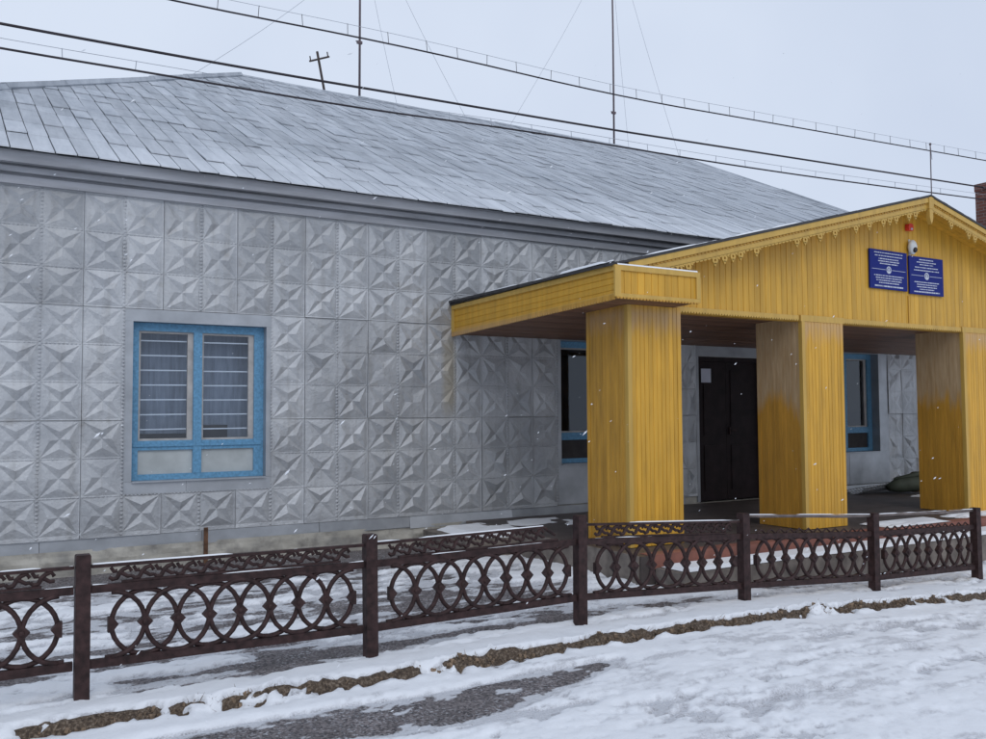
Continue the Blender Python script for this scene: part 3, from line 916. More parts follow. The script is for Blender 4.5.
def board_run(mb, O, U, V, N, width, top, bottom, bw, seed=0, groove=0.005, gd=0.004):
    """grooved boards: O origin, U along the width, V up, N outward; top(u), bottom(u) give heights"""
    O, U, V, N = Vector(O), Vector(U), Vector(V), Vector(N)
    rr = random.Random(seed)
    n = max(1, round(width / bw)); w = width / n
    tf = top if callable(top) else (lambda u: top)
    bf = bottom if callable(bottom) else (lambda u: bottom)
    for i in range(n):
        a, b = i * w, (i + 1) * w
        mb.cur = rr.random()
        off = rr.uniform(0, 0.0025)
        us = [a, a + groove / 2, a + groove, b - groove / 2, b]
        hs = [-gd, -gd, off, off, -gd]
        for k in range(4):
            u0, u1 = us[k], us[k + 1]
            P = []
            for (u, h, f) in ((u0, hs[k], bf), (u1, hs[k + 1], bf), (u1, hs[k + 1], tf), (u0, hs[k], tf)):
                P.append(O + U * u + V * f(u) + N * h)
            mb.face(P)

PZ0, PZ1 = 0.262, 2.688
PY0, PY1 = 7.03, 7.71
def pillar(x0, x1, lmat, fmat):
    mb = MB()
    w = x1 - x0; d = PY1 - PY0; t = 0.045
    # core, so that nothing shows through
    mb.m = 0; mb.cur = 0.4; mb.box((x0 + 0.012, PY0 + 0.012, PZ0), (x1 - 0.012, PY1 - 0.012, PZ1))
    mb.m = 0; board_run(mb, (x0 + t, PY0, PZ0), (1, 0, 0), (0, 0, 1), (0, -1, 0), w - 2 * t, PZ1 - PZ0, 0, 0.055, 1)
    board_run(mb, (x1, PY0 + t, PZ0), (0, 1, 0), (0, 0, 1), (1, 0, 0), d - 2 * t, PZ1 - PZ0, 0, 0.055, 2)
    mb.m = 1; board_run(mb, (x0, PY1 - t, PZ0), (0, -1, 0), (0, 0, 1), (-1, 0, 0), d - 2 * t, PZ1 - PZ0, 0, 0.055, 3)
    mb.m = 0
    board_run(mb, (x1 - t, PY1, PZ0), (-1, 0, 0), (0, 0, 1), (0, 1, 0), w - 2 * t, PZ1 - PZ0, 0, 0.055, 4)
    p = mb.build("pillar", [fmat, lmat], porch, fix=False)
    for (cxx, cyy) in ((x0, PY0), (x1, PY0), (x0, PY1), (x1, PY1)):
        tr = MB()
        sx = 1 if cxx == x0 else -1; sy = 1 if cyy == PY0 else -1
        tr.cur = 0.55
        tr.box((cxx - sx * 0.006, cyy - sy * 0.006, PZ0), (cxx + sx * t, cyy + sy * t, PZ1 - 0.001))
        tr.build("corner_trim", lmat if (sx > 0 and sy < 0) else (M["yelb"] if sx > 0 else fmat), p)
    return p
PX = [(5.745, 6.44), (8.30, 8.998), (11.42, 12.12), (14.16, 14.855)]
pillar(*PX[0], M["ochre"], M["yel"]); pillar(*PX[1], M["worn"], M["yel"]); pillar(*PX[2], M["worn"], M["yel"]); pillar(*PX[3], M["worn"], M["yel"])

def scallops(mb, O, U, N, width, r=0.02, V=Vector((0, 0, 1)), depth=0.016, band=0.03, zf=None):
    O, U, N = Vector(O), Vector(U), Vector(N)
    n = max(2, round(width / (2 * r))); w = width / n
    for i in range(n):
        c = (i + 0.5) * w
        poly = [(c - w / 2, band), (c - w / 2, 0)] + [(c - w * 0.46 * math.cos(math.pi * k / 5), -w * 0.46 * math.sin(math.pi * k / 5)) for k in range(0, 6)] + [(c + w / 2, 0), (c + w / 2, band)]
        dz = zf(c) if zf else 0
        mb.prism(poly, O + Vector((0, 0, dz)), U, V, N * depth)

GY0 = 7.05
def roof_z(x): return 4.245 - 0.2506 * abs(x - CX)
# entablature sides and front returns
for s in (1, -1):
    X = mir(5.32, s); sx = s
    mb = MB(); rr = random.Random(4)
    y0, y1 = 6.685, YW - 0.03
    zb = lambda y: 2.705 - 0.105 * (y - y0) / (y1 - y0)
    zt = lambda y: 3.0 - 0.045 * (y - y0) / (y1 - y0)
    nbd = 5
    for i in range(nbd):
        f0, f1 = i / nbd, (i + 1) / nbd
        mb.cur = rr.random()
        def Q(y, f, o): return (X - sx * o, y, zb(y) + (zt(y) - zb(y)) * f)
        g = 0.03
        for (fa, fb, oa, ob) in ((f0, f0 + g, -0.006, 0), (f0 + g, f1 - g * 0.5, 0, 0.002), (f1 - g * 0.5, f1, 0.002, -0.006)):
            mb.face([Q(y0, fa, oa), Q(y1, fa, oa), Q(y1, fb, ob), Q(y0, fb, ob)])
    mb.cur = 0.5
    # back board
    mb.hexa([(X + sx * 0.008, y0, zb(y0)), (X + sx * 0.03, y0, zb(y0)), (X + sx * 0.03, y1, zb(y1)), (X + sx * 0.008, y1, zb(y1)),
             (X + sx * 0.008, y0, zt(y0)), (X + sx * 0.03, y0, zt(y0)), (X + sx * 0.03, y1, zt(y1)), (X + sx * 0.008, y1, zt(y1))])
    fs = mb.build("side_fascia", M["yel"], porch, fix=False)
    tr = MB(); tr.cur = 0.6
    def band(za, zbm, th, ya=y0, yb=y1):
        tr.hexa([(X - sx * th, ya, za(ya)), (X, ya, za(ya)), (X, yb, za(yb)), (X - sx * th, yb, za(yb)), (X - sx * th, ya, zbm(ya)), (X, ya, zbm(ya)), (X, yb, zbm(yb)), (X - sx * th, yb, zbm(yb))])
    band(lambda y: zt(y) - 0.05, lambda y: zt(y) + 0.004, 0.016)
    band(lambda y: zb(y) - 0.004, lambda y: zb(y) + 0.028, 0.012)
    tr.box((X - sx * 0.014, y1 - 0.07, zb(y1) + .03), (X, y1, zt(y1) - .055))
    tr.build("trim", M["yelb"], fs)
    sc = MB(); sc.cur = 0.45
    # the scalloped strip follows the slightly sagging lower edge
    n = 70
    for i in range(n):
        ya = y0 + (y1 - y0) * i / n; yb_ = y0 + (y1 - y0) * (i + 1) / n
        c = (ya + yb_) / 2; w = (yb_ - ya)
        poly = [(-w / 2, 0.02)] + [(-w * 0.48 * math.cos(math.pi * k / 5), -0.012 - w * 0.45 * math.sin(math.pi * k / 5)) for k in range(6)] + [(w / 2, 0.02)]
        sc.prism(poly, (X - sx * 0.013, c, zb(c)), (0, 1, 0), (0, 0, 1), (sx * 0.02, 0, 0))
    sc.build("scallop_strip", M["ochre"], fs)
    # front return box
    fb = MB()
    xa, xb = min(X, mir(6.38, s)), max(X, mir(6.38, s))
    board_run(fb, (xa + 0.02, y0, 2.70), (1, 0, 0), (0, 0, 1), (0, -1, 0), xb - xa - 0.04, 0.30, 0.0, 0.085, 8)
    fb.cur = 0.5
    fb.box((xa + 0.01, y0 + 0.009, 2.722), (xb - 0.01, GY0 - 0.01, 2.995))
    bx = fb.build("return_box", M["yel"], porch, fix=False)
    tb = MB(); tb.cur = 0.6
    yo = y0 - 0.018
    tb.box((xa - 0.005, yo, 2.955), (xb + 0.012, y0, 3.006)); tb.box((xa - 0.005, yo, 2.70), (xb + 0.012, y0, 2.735))
    tb.box((xa - 0.0165, yo - 0.002, 2.70), (xa + 0.055, y0, 3.004)); tb.box((xb - 0.04, yo - 0.002, 2.736), (xb + 0.014, y0, 2.954))
    tb.build("trim", M["yelb"], bx)
    ss = MB(); scallops(ss, (xa, yo, 2.70), (1, 0, 0), (0, 1, 0), xb - xa, 0.02, band=-0.0)
    ss.build("scallop_strip", M["ochre"], bx)

# gable wall
gb = MB()
gx0, gx1 = 6.0, 2 * CX - 6.0
board_run(gb, (gx0, GY0, 0), (1, 0, 0), (0, 0, 1), (0, -1, 0), gx1 - gx0, lambda u: roof_z(gx0 + u) - 0.09, 2.66, 0.087, 15, 0.006, 0.005)
gb.cur = 0.4
gpoly = [(gx0, 2.64), (gx1, 2.64), (gx1, roof_z(gx1) - 0.09), (CX, roof_z(CX) - 0.09), (gx0, roof_z(gx0) - 0.09)]
gb.prism(gpoly, (0, GY0 + 0.010, 0), (1, 0, 0), (0, 0, 1), (0, 0.10, 0))
gable = gb.build("gable_wall", M["yelg"], porch, fix=False)
# batten over the middle joint and lintel strips with scallops between the pillars
spans = [(6.40, 8.26), (9.03, 11.39), (12.15, 14.14)]
for a, b in spans:
    tb = MB(); tb.cur = 0.6; tb.box((a, GY0 - 0.016, 2.662), (b, GY0 - 0.001, 2.705)); tb.build("lintel_trim", M["yelb"], gable)
for (a, b) in PX[1:3]:
    tb = MB(); tb.cur = 0.6; tb.box((a - 0.02, GY0 - 0.028, 2.640), (b + 0.02, GY0 - 0.001, 2.712)); tb.build("capital_strip", M["yelb"], gable)
for a, b in spans:
    ss = MB(); ss.cur = 0.4; scallops(ss, (a, GY0 - 0.016, 2.662), (1, 0, 0), (0, 1, 0), b - a, 0.02, band=0.0)
    ss.build("scallop_strip", M["yelb"], gable)
mj = MB(); mj.box((CX - 0.006, GY0 - 0.012, 2.71), (CX + 0.006, GY0 - 0.001, 3.06)); mj.build("joint_strip", M["ochre"], gable)

# roof sheet, soffit, bargeboards
RYF = 6.69
pr = MB(); xl, xr = 5.27, 2 * CX - 5.27
zt = lambda x: roof_z(x) + 0.03
nseg = 60
for i in range(nseg):
    for (xa, xb) in ((xl, CX), (CX, xr)):
        a = xa + (xb - xa) * i / nseg; b = xa + (xb - xa) * (i + 1) / nseg
        pr.cur = random.random()
        dz = random.uniform(0, 0.006)
        pr.hexa([(a, RYF, zt(a) - 0.024), (b, RYF, zt(b) - 0.024), (b, YW - 0.03, zt(b) - 0.024), (a, YW - 0.03, zt(a) - 0.024),
                 (a, RYF, zt(a) + dz), (b, RYF, zt(b) + dz), (b, YW - 0.03, zt(b) + dz), (a, YW - 0.03, zt(a) + dz)])
pr.build("porch_roof", M["metaldark"], porch)
rr = random.Random(2)     # rolled sheet edge along the two eaves
for s in (1, -1):
    er = MB()
    X = mir(5.295, s)
    y = RYF
    while y < YW - 0.1:
        L = rr.uniform(0.28, 0.5); e = min(YW - 0.04, y + L)
        er.tube([(X, y, 3.022 - 0.045 * (y - 6.685) / 3.3 + rr.uniform(0, .008)), (X, e, 3.018 - 0.045 * (e - 6.685) / 3.3)], 0.014, 6)
        y = e
    er.build("roof_edge", M["metaldark"], porch)
so = MB()
for s in (1, -1):
    for i in range(5):
        ya = RYF + 0.06 + i * 0.074; yb_ = ya + 0.070
        so.cur = random.random()
        x0 = mir(5.5, s)
        P = []
        for (x, y, dz) in ((x0, ya, -0.10), (CX, ya, -0.10), (CX, yb_, -0.10), (x0, yb_, -0.10), (x0, ya, -0.085), (CX, ya, -0.085), (CX, yb_, -0.085), (x0, yb_, -0.085)):
            P.append((x, y, roof_z(x) + dz))
        so.hexa(P)
so.build("soffit", M["yelg"], porch)
BY = 6.735
for s in (1, -1):
    x0 = mir(5.50, s)
    bb = MB(); bb.cur = 0.55
    def slab(ya, yb_, da, db):
        P = [(x0, ya, roof_z(x0) + da), (CX, ya, roof_z(CX) + da), (CX, yb_, roof_z(CX) + da), (x0, yb_, roof_z(x0) + da),
             (x0, ya, roof_z(x0) + db), (CX, ya, roof_z(CX) + db), (CX, yb_, roof_z(CX) + db), (x0, yb_, roof_z(x0) + db)]
        bb.hexa(P)
    slab(BY - 0.035, BY + 0.02, -0.058, 0.004)      # crown board
    bb.cur = 0.35
    slab(BY - 0.012, BY + 0.02, -0.135, -0.0585)    # lower board
    barge = bb.build("bargeboard", M["yelb"], porch)
    st = MB(); st.cur = 0.2
    L = abs(CX - x0)
    st.hexa([(x0, BY - 0.0150, roof_z(x0) - 0.080), (CX, BY - 0.0150, roof_z(CX) - 0.080), (CX, BY - 0.0125, roof_z(CX) - 0.080), (x0, BY - 0.0125, roof_z(x0) - 0.080),
             (x0, BY - 0.0150, roof_z(x0) - 0.059), (CX, BY - 0.0150, roof_z(CX) - 0.059), (CX, BY - 0.0125, roof_z(CX) - 0.059), (x0, BY - 0.0125, roof_z(x0) - 0.059)])
    nn = int(L / 0.05)
    for i in range(nn):   # dentil line under the crown
        xc = min(x0, CX) + (i + 0.5) * L / nn
        st.box((xc - 0.014, BY - 0.022, roof_z(xc) - 0.078), (xc + 0.014, BY - 0.0125, roof_z(xc) - 0.062))
    st.build("dentils", M["ochre"], barge)
    es = MB(); es.cur = 0.5
    nn = int(L / 0.055)
    for i in range(nn):
        xc = min(x0, CX) + (i + 0.5) * L / nn; w = L / nn
        poly = [(-w / 2, 0.006)] + [(-w * 0.48 * math.cos(math.pi * k / 4), -0.016 * math.sin(math.pi * k / 4)) for k in range(5)] + [(w / 2, 0.006)]
        es.prism(poly, (xc, BY - 0.012, roof_z(xc) - 0.137), (1, 0, -s * -0.2506 if s > 0 else -0.2506), (0, 0, 1), (0, 0.014, 0))
    es.build("scallop_strip", M["yelb"], barge)
    px_l = [6.171, 6.292, 6.661, 6.797, 6.916, 7.028, 7.265, 7.897, 8.031, 8.278, 8.532, 8.899, 9.142, 9.402, 9.522, 9.648, 9.899, 10.026]
    px_r = [10.76, 11.131, 11.264, 11.75, 11.9, 12.4, 12.55, 13.1, 13.6, 13.75]
    for xc in (px_l if s > 0 else px_r):
        fp = MB(); fp.cur = 0.55
        zc = roof_z(xc) - 0.170; k_ = 1.1; W = (0, 0.02, 0); O = (xc, BY - 0.010, zc)
        fp.ringprism(0.036, 0.013, 12, O, (k_, 0, 0), (0, 0, k_), W)
        fp.prism([(-0.020, -0.029), (0.0, -0.062), (0.020, -0.029), (0, -0.026)], O, (k_, 0, 0), (0, 0, k_), W)
        for q in (-1, 1):
            fp.prism([(q * 0.030, 0.022), (q * 0.058, 0.012), (q * 0.060, 0.026), (q * 0.050, 0.036), (q * 0.03, 0.036)], O, (k_, 0, 0), (0, 0, k_), W)
        fp.build("fretwork_pendant", M["yelb"], barge)
ap = MB(); ap.cur = 0.5
ap.box((CX - 0.045, BY - 0.045, 4.10), (CX + 0.045, BY + 0.02, 4.255))
ap.prism([(-0.035, 0), (-0.035, -0.10), (-0.022, -0.15), (0, -0.19), (0.022, -0.15), (0.035, -0.10), (0.035, 0)], (CX, BY - 0.04, 4.10), (1, 0, 0), (0, 0, 1), (0, 0.05, 0))
ap.build("apex_finial", M["yelb"], porch)

# ceiling boards
ce = MB()
yy = 7.06; rr = random.Random(6)
def ceil_z(y): return 2.700 - 0.105 * (y - 6.685) / 3.3
def ceil_board(x0, x1, ya, yb_):
    ce.cur = rr.random()
    d = rr.uniform(0, .003); za = ceil_z(ya) + d; zb_ = ceil_z(yb_) + d; yb_ -= 0.006
    ce.hexa([(x0, ya, za), (x1, ya, za), (x1, yb_, zb_), (x0, yb_, zb_), (x0, ya, za + .018), (x1, ya, za + .018), (x1, yb_, zb_ + .018), (x0, yb_, zb_ + .018)])
y = 6.70
while y < YW - 0.05:
    e = min(y + 0.10, YW - 0.02)
    if y < 7.06:
        ceil_board(5.345, 6.375, y, e); ceil_board(2 * CX - 6.375, 2 * CX - 5.345, y, e)
    else:
        ceil_board(5.345, 2 * CX - 5.345, y, e)
    y = e
ce.build("ceiling", M["ceil"], porch)

# floor slab and steps
fl = MB()
fl.box((5.50, 6.58, -0.25), (15.1, YW - 0.05, 0.255))
flo = fl.build("floor_slab", M["floor"], porch)
rz = MB(); rz.box((5.60, 6.565, 0.13), (15.12, 6.579, 0.262)); rz.box((5.60, 6.579, 0.256), (15.12, 6.72, 0.262)); rz.build("painted_nosing", M["red"], flo)
sd_ = MB(); sd_.box((5.485, 6.60, -0.25), (5.499, YW - 0.08, 0.258)); sd_.build("side_render", M["conc"], flo)
stp = MB(); stp.box((5.66, 6.19, -0.3), (15.3, 6.562, 0.14)); stp.build("step", M["conc"], porch)

# ------------------------------------------------------------------ signs, lamp, alarm on the gable
def blob(mb, O, U, V, N, pts): pass
def sign(label, x0, z0, x1, z1, tilt, seed):
    mb = MB(); t = 0.018
    y = GY0 - 0.012
    cx, cz = (x0 + x1) / 2, (z0 + z1) / 2; w, h = (x1 - x0), (z1 - z0)
    U = Vector((math.cos(tilt), 0, math.sin(tilt))); V = Vector((-math.sin(tilt), 0, math.cos(tilt))); O = Vector((cx, y, cz))
    mb.prism([(-w / 2, -h / 2), (w / 2, -h / 2), (w / 2, h / 2), (-w / 2, h / 2)], O, U, V, (0, -t, 0))
    root = mb.build("sign", M["sign"])
    tag(root, label, "sign", "blue plaques on the porch gable")
    rr = random.Random(seed)
    OF = O + Vector((0, -t - 0.0005, 0)); Wd = Vector((0, -0.0022, 0))
    tx = MB()
    def line(v, half, th, c=0.0):
        u = -half
        while u < half - 0.004:      # rows of small illegible lettering
            L = rr.uniform(0.012, 0.05)
            e = min(u + L, half)
            q = u
            while q < e - 0.004:
                lw = rr.uniform(0.006, 0.010); q2 = min(q + lw, e)
                hh = th * rr.uniform(0.75, 1.0)
                tx.prism([(c + q, v - hh / 2), (c + q2, v - hh / 2), (c + q2, v + hh / 2), (c + q, v + hh / 2)], OF, U, V, Wd)
                q = q2 + 0.0022
            u = e + 0.008
    up = [(0.205, 0.27), (0.168, 0.26), (0.132, 0.19), (0.102, 0.20), (0.072, 0.17)] if seed == 1 else [(0.205, 0.15), (0.172, 0.20), (0.142, 0.14), (0.105, 0.24), (0.068, 0.26)]
    for v, hf in up: line(v * h / 0.48, hf * w / 0.71, 0.013)
    dn = [(-0.075, 0.28), (-0.105, 0.25), (-0.135, 0.24), (-0.165, 0.19)] if seed == 1 else [(-0.082, 0.26), (-0.112, 0.21), (-0.142, 0.21), (-0.172, 0.15)]
    for v, hf in dn: line(v * h / 0.48, hf * w / 0.71, 0.013)
    line(-0.205 * h / 0.48, 0.27 * w / 0.71, 0.019)
    tx.build("lettering", M["white"], root)
    em = MB()
    em.ringprism(0.046, 0.036, 20, OF, U, V, Wd)
    em.ringprism(0.016, 0.006, 12, OF + V * 0.004, U, V, Wd)
    for k in range(12):
        a = 2 * math.pi * k / 12
        d = U * math.cos(a) + V * math.sin(a); nrm = U * -math.sin(a) + V * math.cos(a)
        em.prism([(0.019, -0.002), (0.030, -0.001), (0.030, 0.001), (0.019, 0.002)], OF + V * 0.004, d, nrm, Wd)
    em.prism([(-0.03, -0.014), (0.03, -0.014), (0.02, -0.034), (-0.02, -0.034)], OF, U, V, Wd)
    for q in (-1, 1):
        em.prism([(q * 0.062, -0.0022), (q * w * 0.45, -0.0022), (q * w * 0.45, 0.0022), (q * 0.062, 0.0022)], OF, U, V, Wd)
    em.build("emblem", M["white"], root)
    return root
sign("blue enamel plaque with white lettering, the left one of the pair, hung slightly higher", 9.53, 3.108, 10.255, 3.592, -0.006, 1)
sign("blue enamel plaque with white lettering, the right one of the pair, hung slightly lower", 10.305, 3.085, 11.01, 3.57, 0.003, 2)

lp = thing("wall_lamp", "oval off white wall lamp with a dark lens above the two blue signs", "lamp", (10.35, GY0, 3.67))
b = MB()
def ellipsoid(mb, c, r, nu=14, nv=9):
    c = Vector(c); i0 = len(mb.v)
    for j in range(nv + 1):
        th = math.pi * j / nv
        for i in range(nu):
            ph = 2 * math.pi * i / nu
            mb.v.append((c.x + r[0] * math.sin(th) * math.cos(ph), c.y + r[1] * math.sin(th) * math.sin(ph), c.z + r[2] * math.cos(th)))
    for j in range(nv):
        for i in range(nu):
            a = i0 + j * nu + i; b_ = i0 + j * nu + (i + 1) % nu
            mb.f.append((a, b_, b_ + nu, a + nu)); mb.var.append(mb.cur); mb.mi.append(mb.m)
ellipsoid(b, (10.35, GY0 - 0.05, 3.675), (0.068, 0.05, 0.095)); b.build("housing", M["whitep"], lp, smooth=True)
b = MB(); ellipsoid(b, (10.345, GY0 - 0.088, 3.635), (0.034, 0.03, 0.036)); b.build("lens", M["lens"], lp, smooth=True)
b = MB(); b.box((10.335, GY0 - 0.012, 3.58), (10.365, GY0 - 0.002, 3.78)); b.build("back_plate", M["whitep"], lp)
al = thing("alarm_siren", "small red alarm siren box high under the porch gable peak", "alarm", (10.32, GY0, 3.93))
b = MB(); b.prism([(-.042, -.04), (.042, -.04), (.048, 0.0), (.042, .04), (0, .052), (-.042, .04), (-.048, 0)], (10.32, GY0 - 0.062, 3.925), (1, 0, 0), (0, 0, 1), (0, 0.056, 0)); b.build("casing", M["alarm"], al)
b = MB(); ellipsoid(b, (10.325, GY0 - 0.062, 3.905), (0.02, 0.015, 0.015), 10, 6); b.build("strobe_dome", M["paper"], al, smooth=True)

# ------------------------------------------------------------------ iron fence
fence = thing("iron_fence", "low rusty brown cast iron fence of overlapping rings along the snowy bank", "fence", (4.0, 5.55, 0))
FY = 5.55
POST = [-1.12, 0.61, 2.34, 4.05, 5.765, 7.48, 9.13]
TOP = [0.826, 0.818, 0.806, 0.822, 0.735, 0.632, 0.585]
def gz(x): return float(np.interp(x, [-2, 4.05, 5.77, 7.48, 9.13], [0.0, 0.0, -0.035, -0.085, -0.165]))
def topz(x): return float(np.interp(x, POST, TOP))
for x, tz in zip(POST, TOP):
    lean = random.uniform(-0.012, 0.012)
    p = MB(); h = 0.039
    zb_ = gz(x) - 0.15
    p.hexa([(x - h + lean, FY - h, zb_), (x + h + lean, FY - h, zb_), (x + h + lean, FY + h, zb_), (x - h + lean, FY + h, zb_), (x - h, FY - h, tz), (x + h, FY - h, tz), (x + h, FY + h, tz), (x - h, FY + h, tz)])
    po = p.build("post", M["iron"], fence)
    c = MB(); c.box((x - h + 0.003, FY - h + 0.003, tz + 0.0005), (x + h - 0.003, FY + h - 0.003, tz + 0.006)); c.build("post_cap", M["iron"], po)
def ringset(bay, xa, xb):
    """panel between two posts: rails, seven rings touching two by two, diamond bosses, scroll strip"""
    f0 = POST[bay] + 0.045; f1 = POST[bay + 1] - 0.045
    full = bay < 4
    def Z(x, h):       # h measured in the bay's own sheared frame above ground
        g0, g1 = TOP[bay] - 0.82, TOP[bay + 1] - 0.82
        t = (x - POST[bay]) / (POST[bay + 1] - POST[bay])
        return g0 + (g1 - g0) * t + h + 0.006 * math.sin(3.1 * x + bay * 1.7) * max(0, min(1, 4 * t)) * max(0, min(1, 4 * (1 - t)))
    rail = MB()
    def rl(h0, h1, xx0=f0, xx1=f1, th=0.016, dy=0.0):
        rail.hexa([(xx0, FY - th + dy, Z(xx0, h0)), (xx1, FY - th + dy, Z(xx1, h0)), (xx1, FY + th + dy, Z(xx1, h0)), (xx0, FY + th + dy, Z(xx0, h0)),
                   (xx0, FY - th + dy, Z(xx0, h1)), (xx1, FY - th + dy, Z(xx1, h1)), (xx1, FY + th + dy, Z(xx1, h1)), (xx0, FY + th + dy, Z(xx0, h1))])
    rl(0.19, 0.238); rl(0.607, 0.652)
    if full:
        rl(0.655, 0.668, f0 + 0.16, f1 - 0.16, 0.010)
    panel = rail.build("panel", M["iron"], fence)
    n = 8
    m0 = POST[bay] + 0.152; m1 = POST[bay + 1] - 0.118
    sp = (m1 - m0) / n
    R = 0.183; zc = 0.424
    for k in range(1, n):
        xc = m0 + k * sp
        r = MB(); pts = []
        for a in range(28):
            q = 2 * math.pi * a / 28
            x = xc + sp * 0.99 * math.cos(q)
            pts.append((x, FY + (0.006 if k % 2 else -0.006), Z(x, zc + R * math.sin(q))))
        r.tube(pts, 0.0155, 6, closed=True)
        r.build("ring", M["iron"], panel, smooth=True)
    for k, q0 in ((0, -math.pi / 2), (n, math.pi / 2)):
        xc = m0 + k * sp
        r = MB()
        r.tube([(xc + sp * 0.99 * math.cos(q0 + math.pi * a / 14), FY - 0.006, Z(xc, zc + R * math.sin(q0 + math.pi * a / 14))) for a in range(15)], 0.0155, 6)
        r.build("half_ring", M["iron"], panel, smooth=True)
    for k in range(n + 1):
        xc = m0 + k * sp
        d = MB(); a = 0.043
        if k == 0: poly = [(0.005, -a), (a * 0.9, 0), (0.005, a), (-0.018, a), (-0.018, -a)]
        elif k == n: poly = [(-0.005, -a), (0.018, -a), (0.018, a), (-0.005, a), (-a * 0.9, 0)]
        else: poly = [(0, -a * 1.05), (a, 0), (0, a * 1.05), (-a, 0)]
        d.prism(poly, (xc, FY - 0.021, Z(xc, zc)), (1, 0, 0), (0, 0, 1), (0, 0.042, 0))
        if 0 < k < n:
            ellipsoid(d, (xc, FY - 0.02, Z(xc, zc)), (0.018, 0.012, 0.018), 8, 5)
        d.build("diamond_boss", M["iron"], panel)
    # little feet that carry the rings on the bottom rail
    for k in range(0, n + 1):
        xc = m0 + k * sp
        ft = MB()
        ft.box((xc - 0.03, FY - 0.013, Z(xc, 0.2385)), (xc + 0.03, FY + 0.013, Z(xc, 0.254)))
        ft.build("ring_foot", M["iron"], panel)
    if full:
        # scroll strip, leaning slightly; the one in the third bay is broken off short
        brk = bay == 2
        s1 = f1 - (0.27 if brk else 0.0)
        sc = MB(); off = lambda h: (h - 0.66) * (0.25 if brk else 0.0)
        a0 = f0 - 0.0 if not brk else f0 + 0.02
        y_ = lambda h: FY + off(h)
        h0, h1 = 0.672, 0.765
        sc.hexa([(a0, y_(h1) - 0.014, Z(a0, h1 - 0.018)), (s1, y_(h1) - 0.014, Z(s1, h1 - 0.018)), (s1, y_(h1) + 0.014, Z(s1, h1 - 0.018)), (a0, y_(h1) + 0.014, Z(a0, h1 - 0.018)),
                 (a0, y_(h1) - 0.014, Z(a0, h1)), (s1, y_(h1) - 0.014, Z(s1, h1)), (s1, y_(h1) + 0.014, Z(s1, h1)), (a0, y_(h1) + 0.014, Z(a0, h1))])
        b0, b1 = f0 + 0.10, s1 - (0.09 if not brk else 0.0)
        nn = int((b1 - b0) / 0.112); st = (b1 - b0) / nn
        hm = (h0 + h1) / 2 - 0.006
        for k in range(nn):
            x = b0 + k * st
            def SP(u, h): return (x + u * st, y_(h), Z(x + u * st, h))
            H_ = h1 - 0.02 - h0
            s_pts = [SP(-0.05, h0 + H_ * .25), SP(0.08, h0 + 0.004), SP(0.28, h0 + H_ * .12), SP(0.42, hm), SP(0.58, h1 - 0.035), SP(0.80, h1 - 0.026), SP(0.93, h1 - 0.045), SP(0.84, hm + 0.004)]
            sc.tube(s_pts, [0.011, 0.013, 0.0135, 0.0145, 0.0135, 0.013, 0.011, 0.009], 6)
            y_pts = [SP(0.42, hm), SP(0.60, hm - 0.012), SP(0.76, h0 + H_ * .22), SP(0.95, h0 + H_ * .25)]
            sc.tube(y_pts, [0.013, 0.012, 0.012, 0.010], 6)
            sc.tube([SP(0.30, hm + 0.01), SP(0.14, h1 - 0.045), SP(0.02, h1 - 0.022)], [0.012, 0.012, 0.011], 6)
        sc.build("scroll_strip", M["iron"], panel, smooth=False)
        if brk:
            bt = MB(); bt.tube([(s1, y_(h1), Z(s1, h1 - 0.01)), (s1 + 0.05, y_(h1) + 0.02, Z(s1, h1 - 0.04)), (s1 + 0.10, y_(h1) - 0.01, Z(s1, 0.69))], 0.011, 6); bt.build("broken_scroll", M["iron"], panel)
    else:
        pp = MB(); npt = 8
        h1 = 0.80
        pts = []
        for k in range(npt + 1):
            x = f0 + (f1 - f0) * k / npt
            pts.append((x, FY, Z(x, h1 - 0.008 * math.sin(math.pi * k / npt)) + (-0.0)))
        pp.tube(pts, 0.014, 8); pp.build("top_pipe", M["pipe"], panel, smooth=True)
        st = MB()
        for k in range(12):
            x = m0 + (k + 0.5) * (m1 - m0) / 12
            st.tube([(x - 0.05, FY, Z(x - 0.05, 0.65)), (x, FY, Z(x, 0.683)), (x + 0.05, FY, Z(x + 0.05, 0.65))], 0.008, 6)
        st.build("crest_strip", M["iron"], panel)
for bay in range(6): ringset(bay, 0, 0)

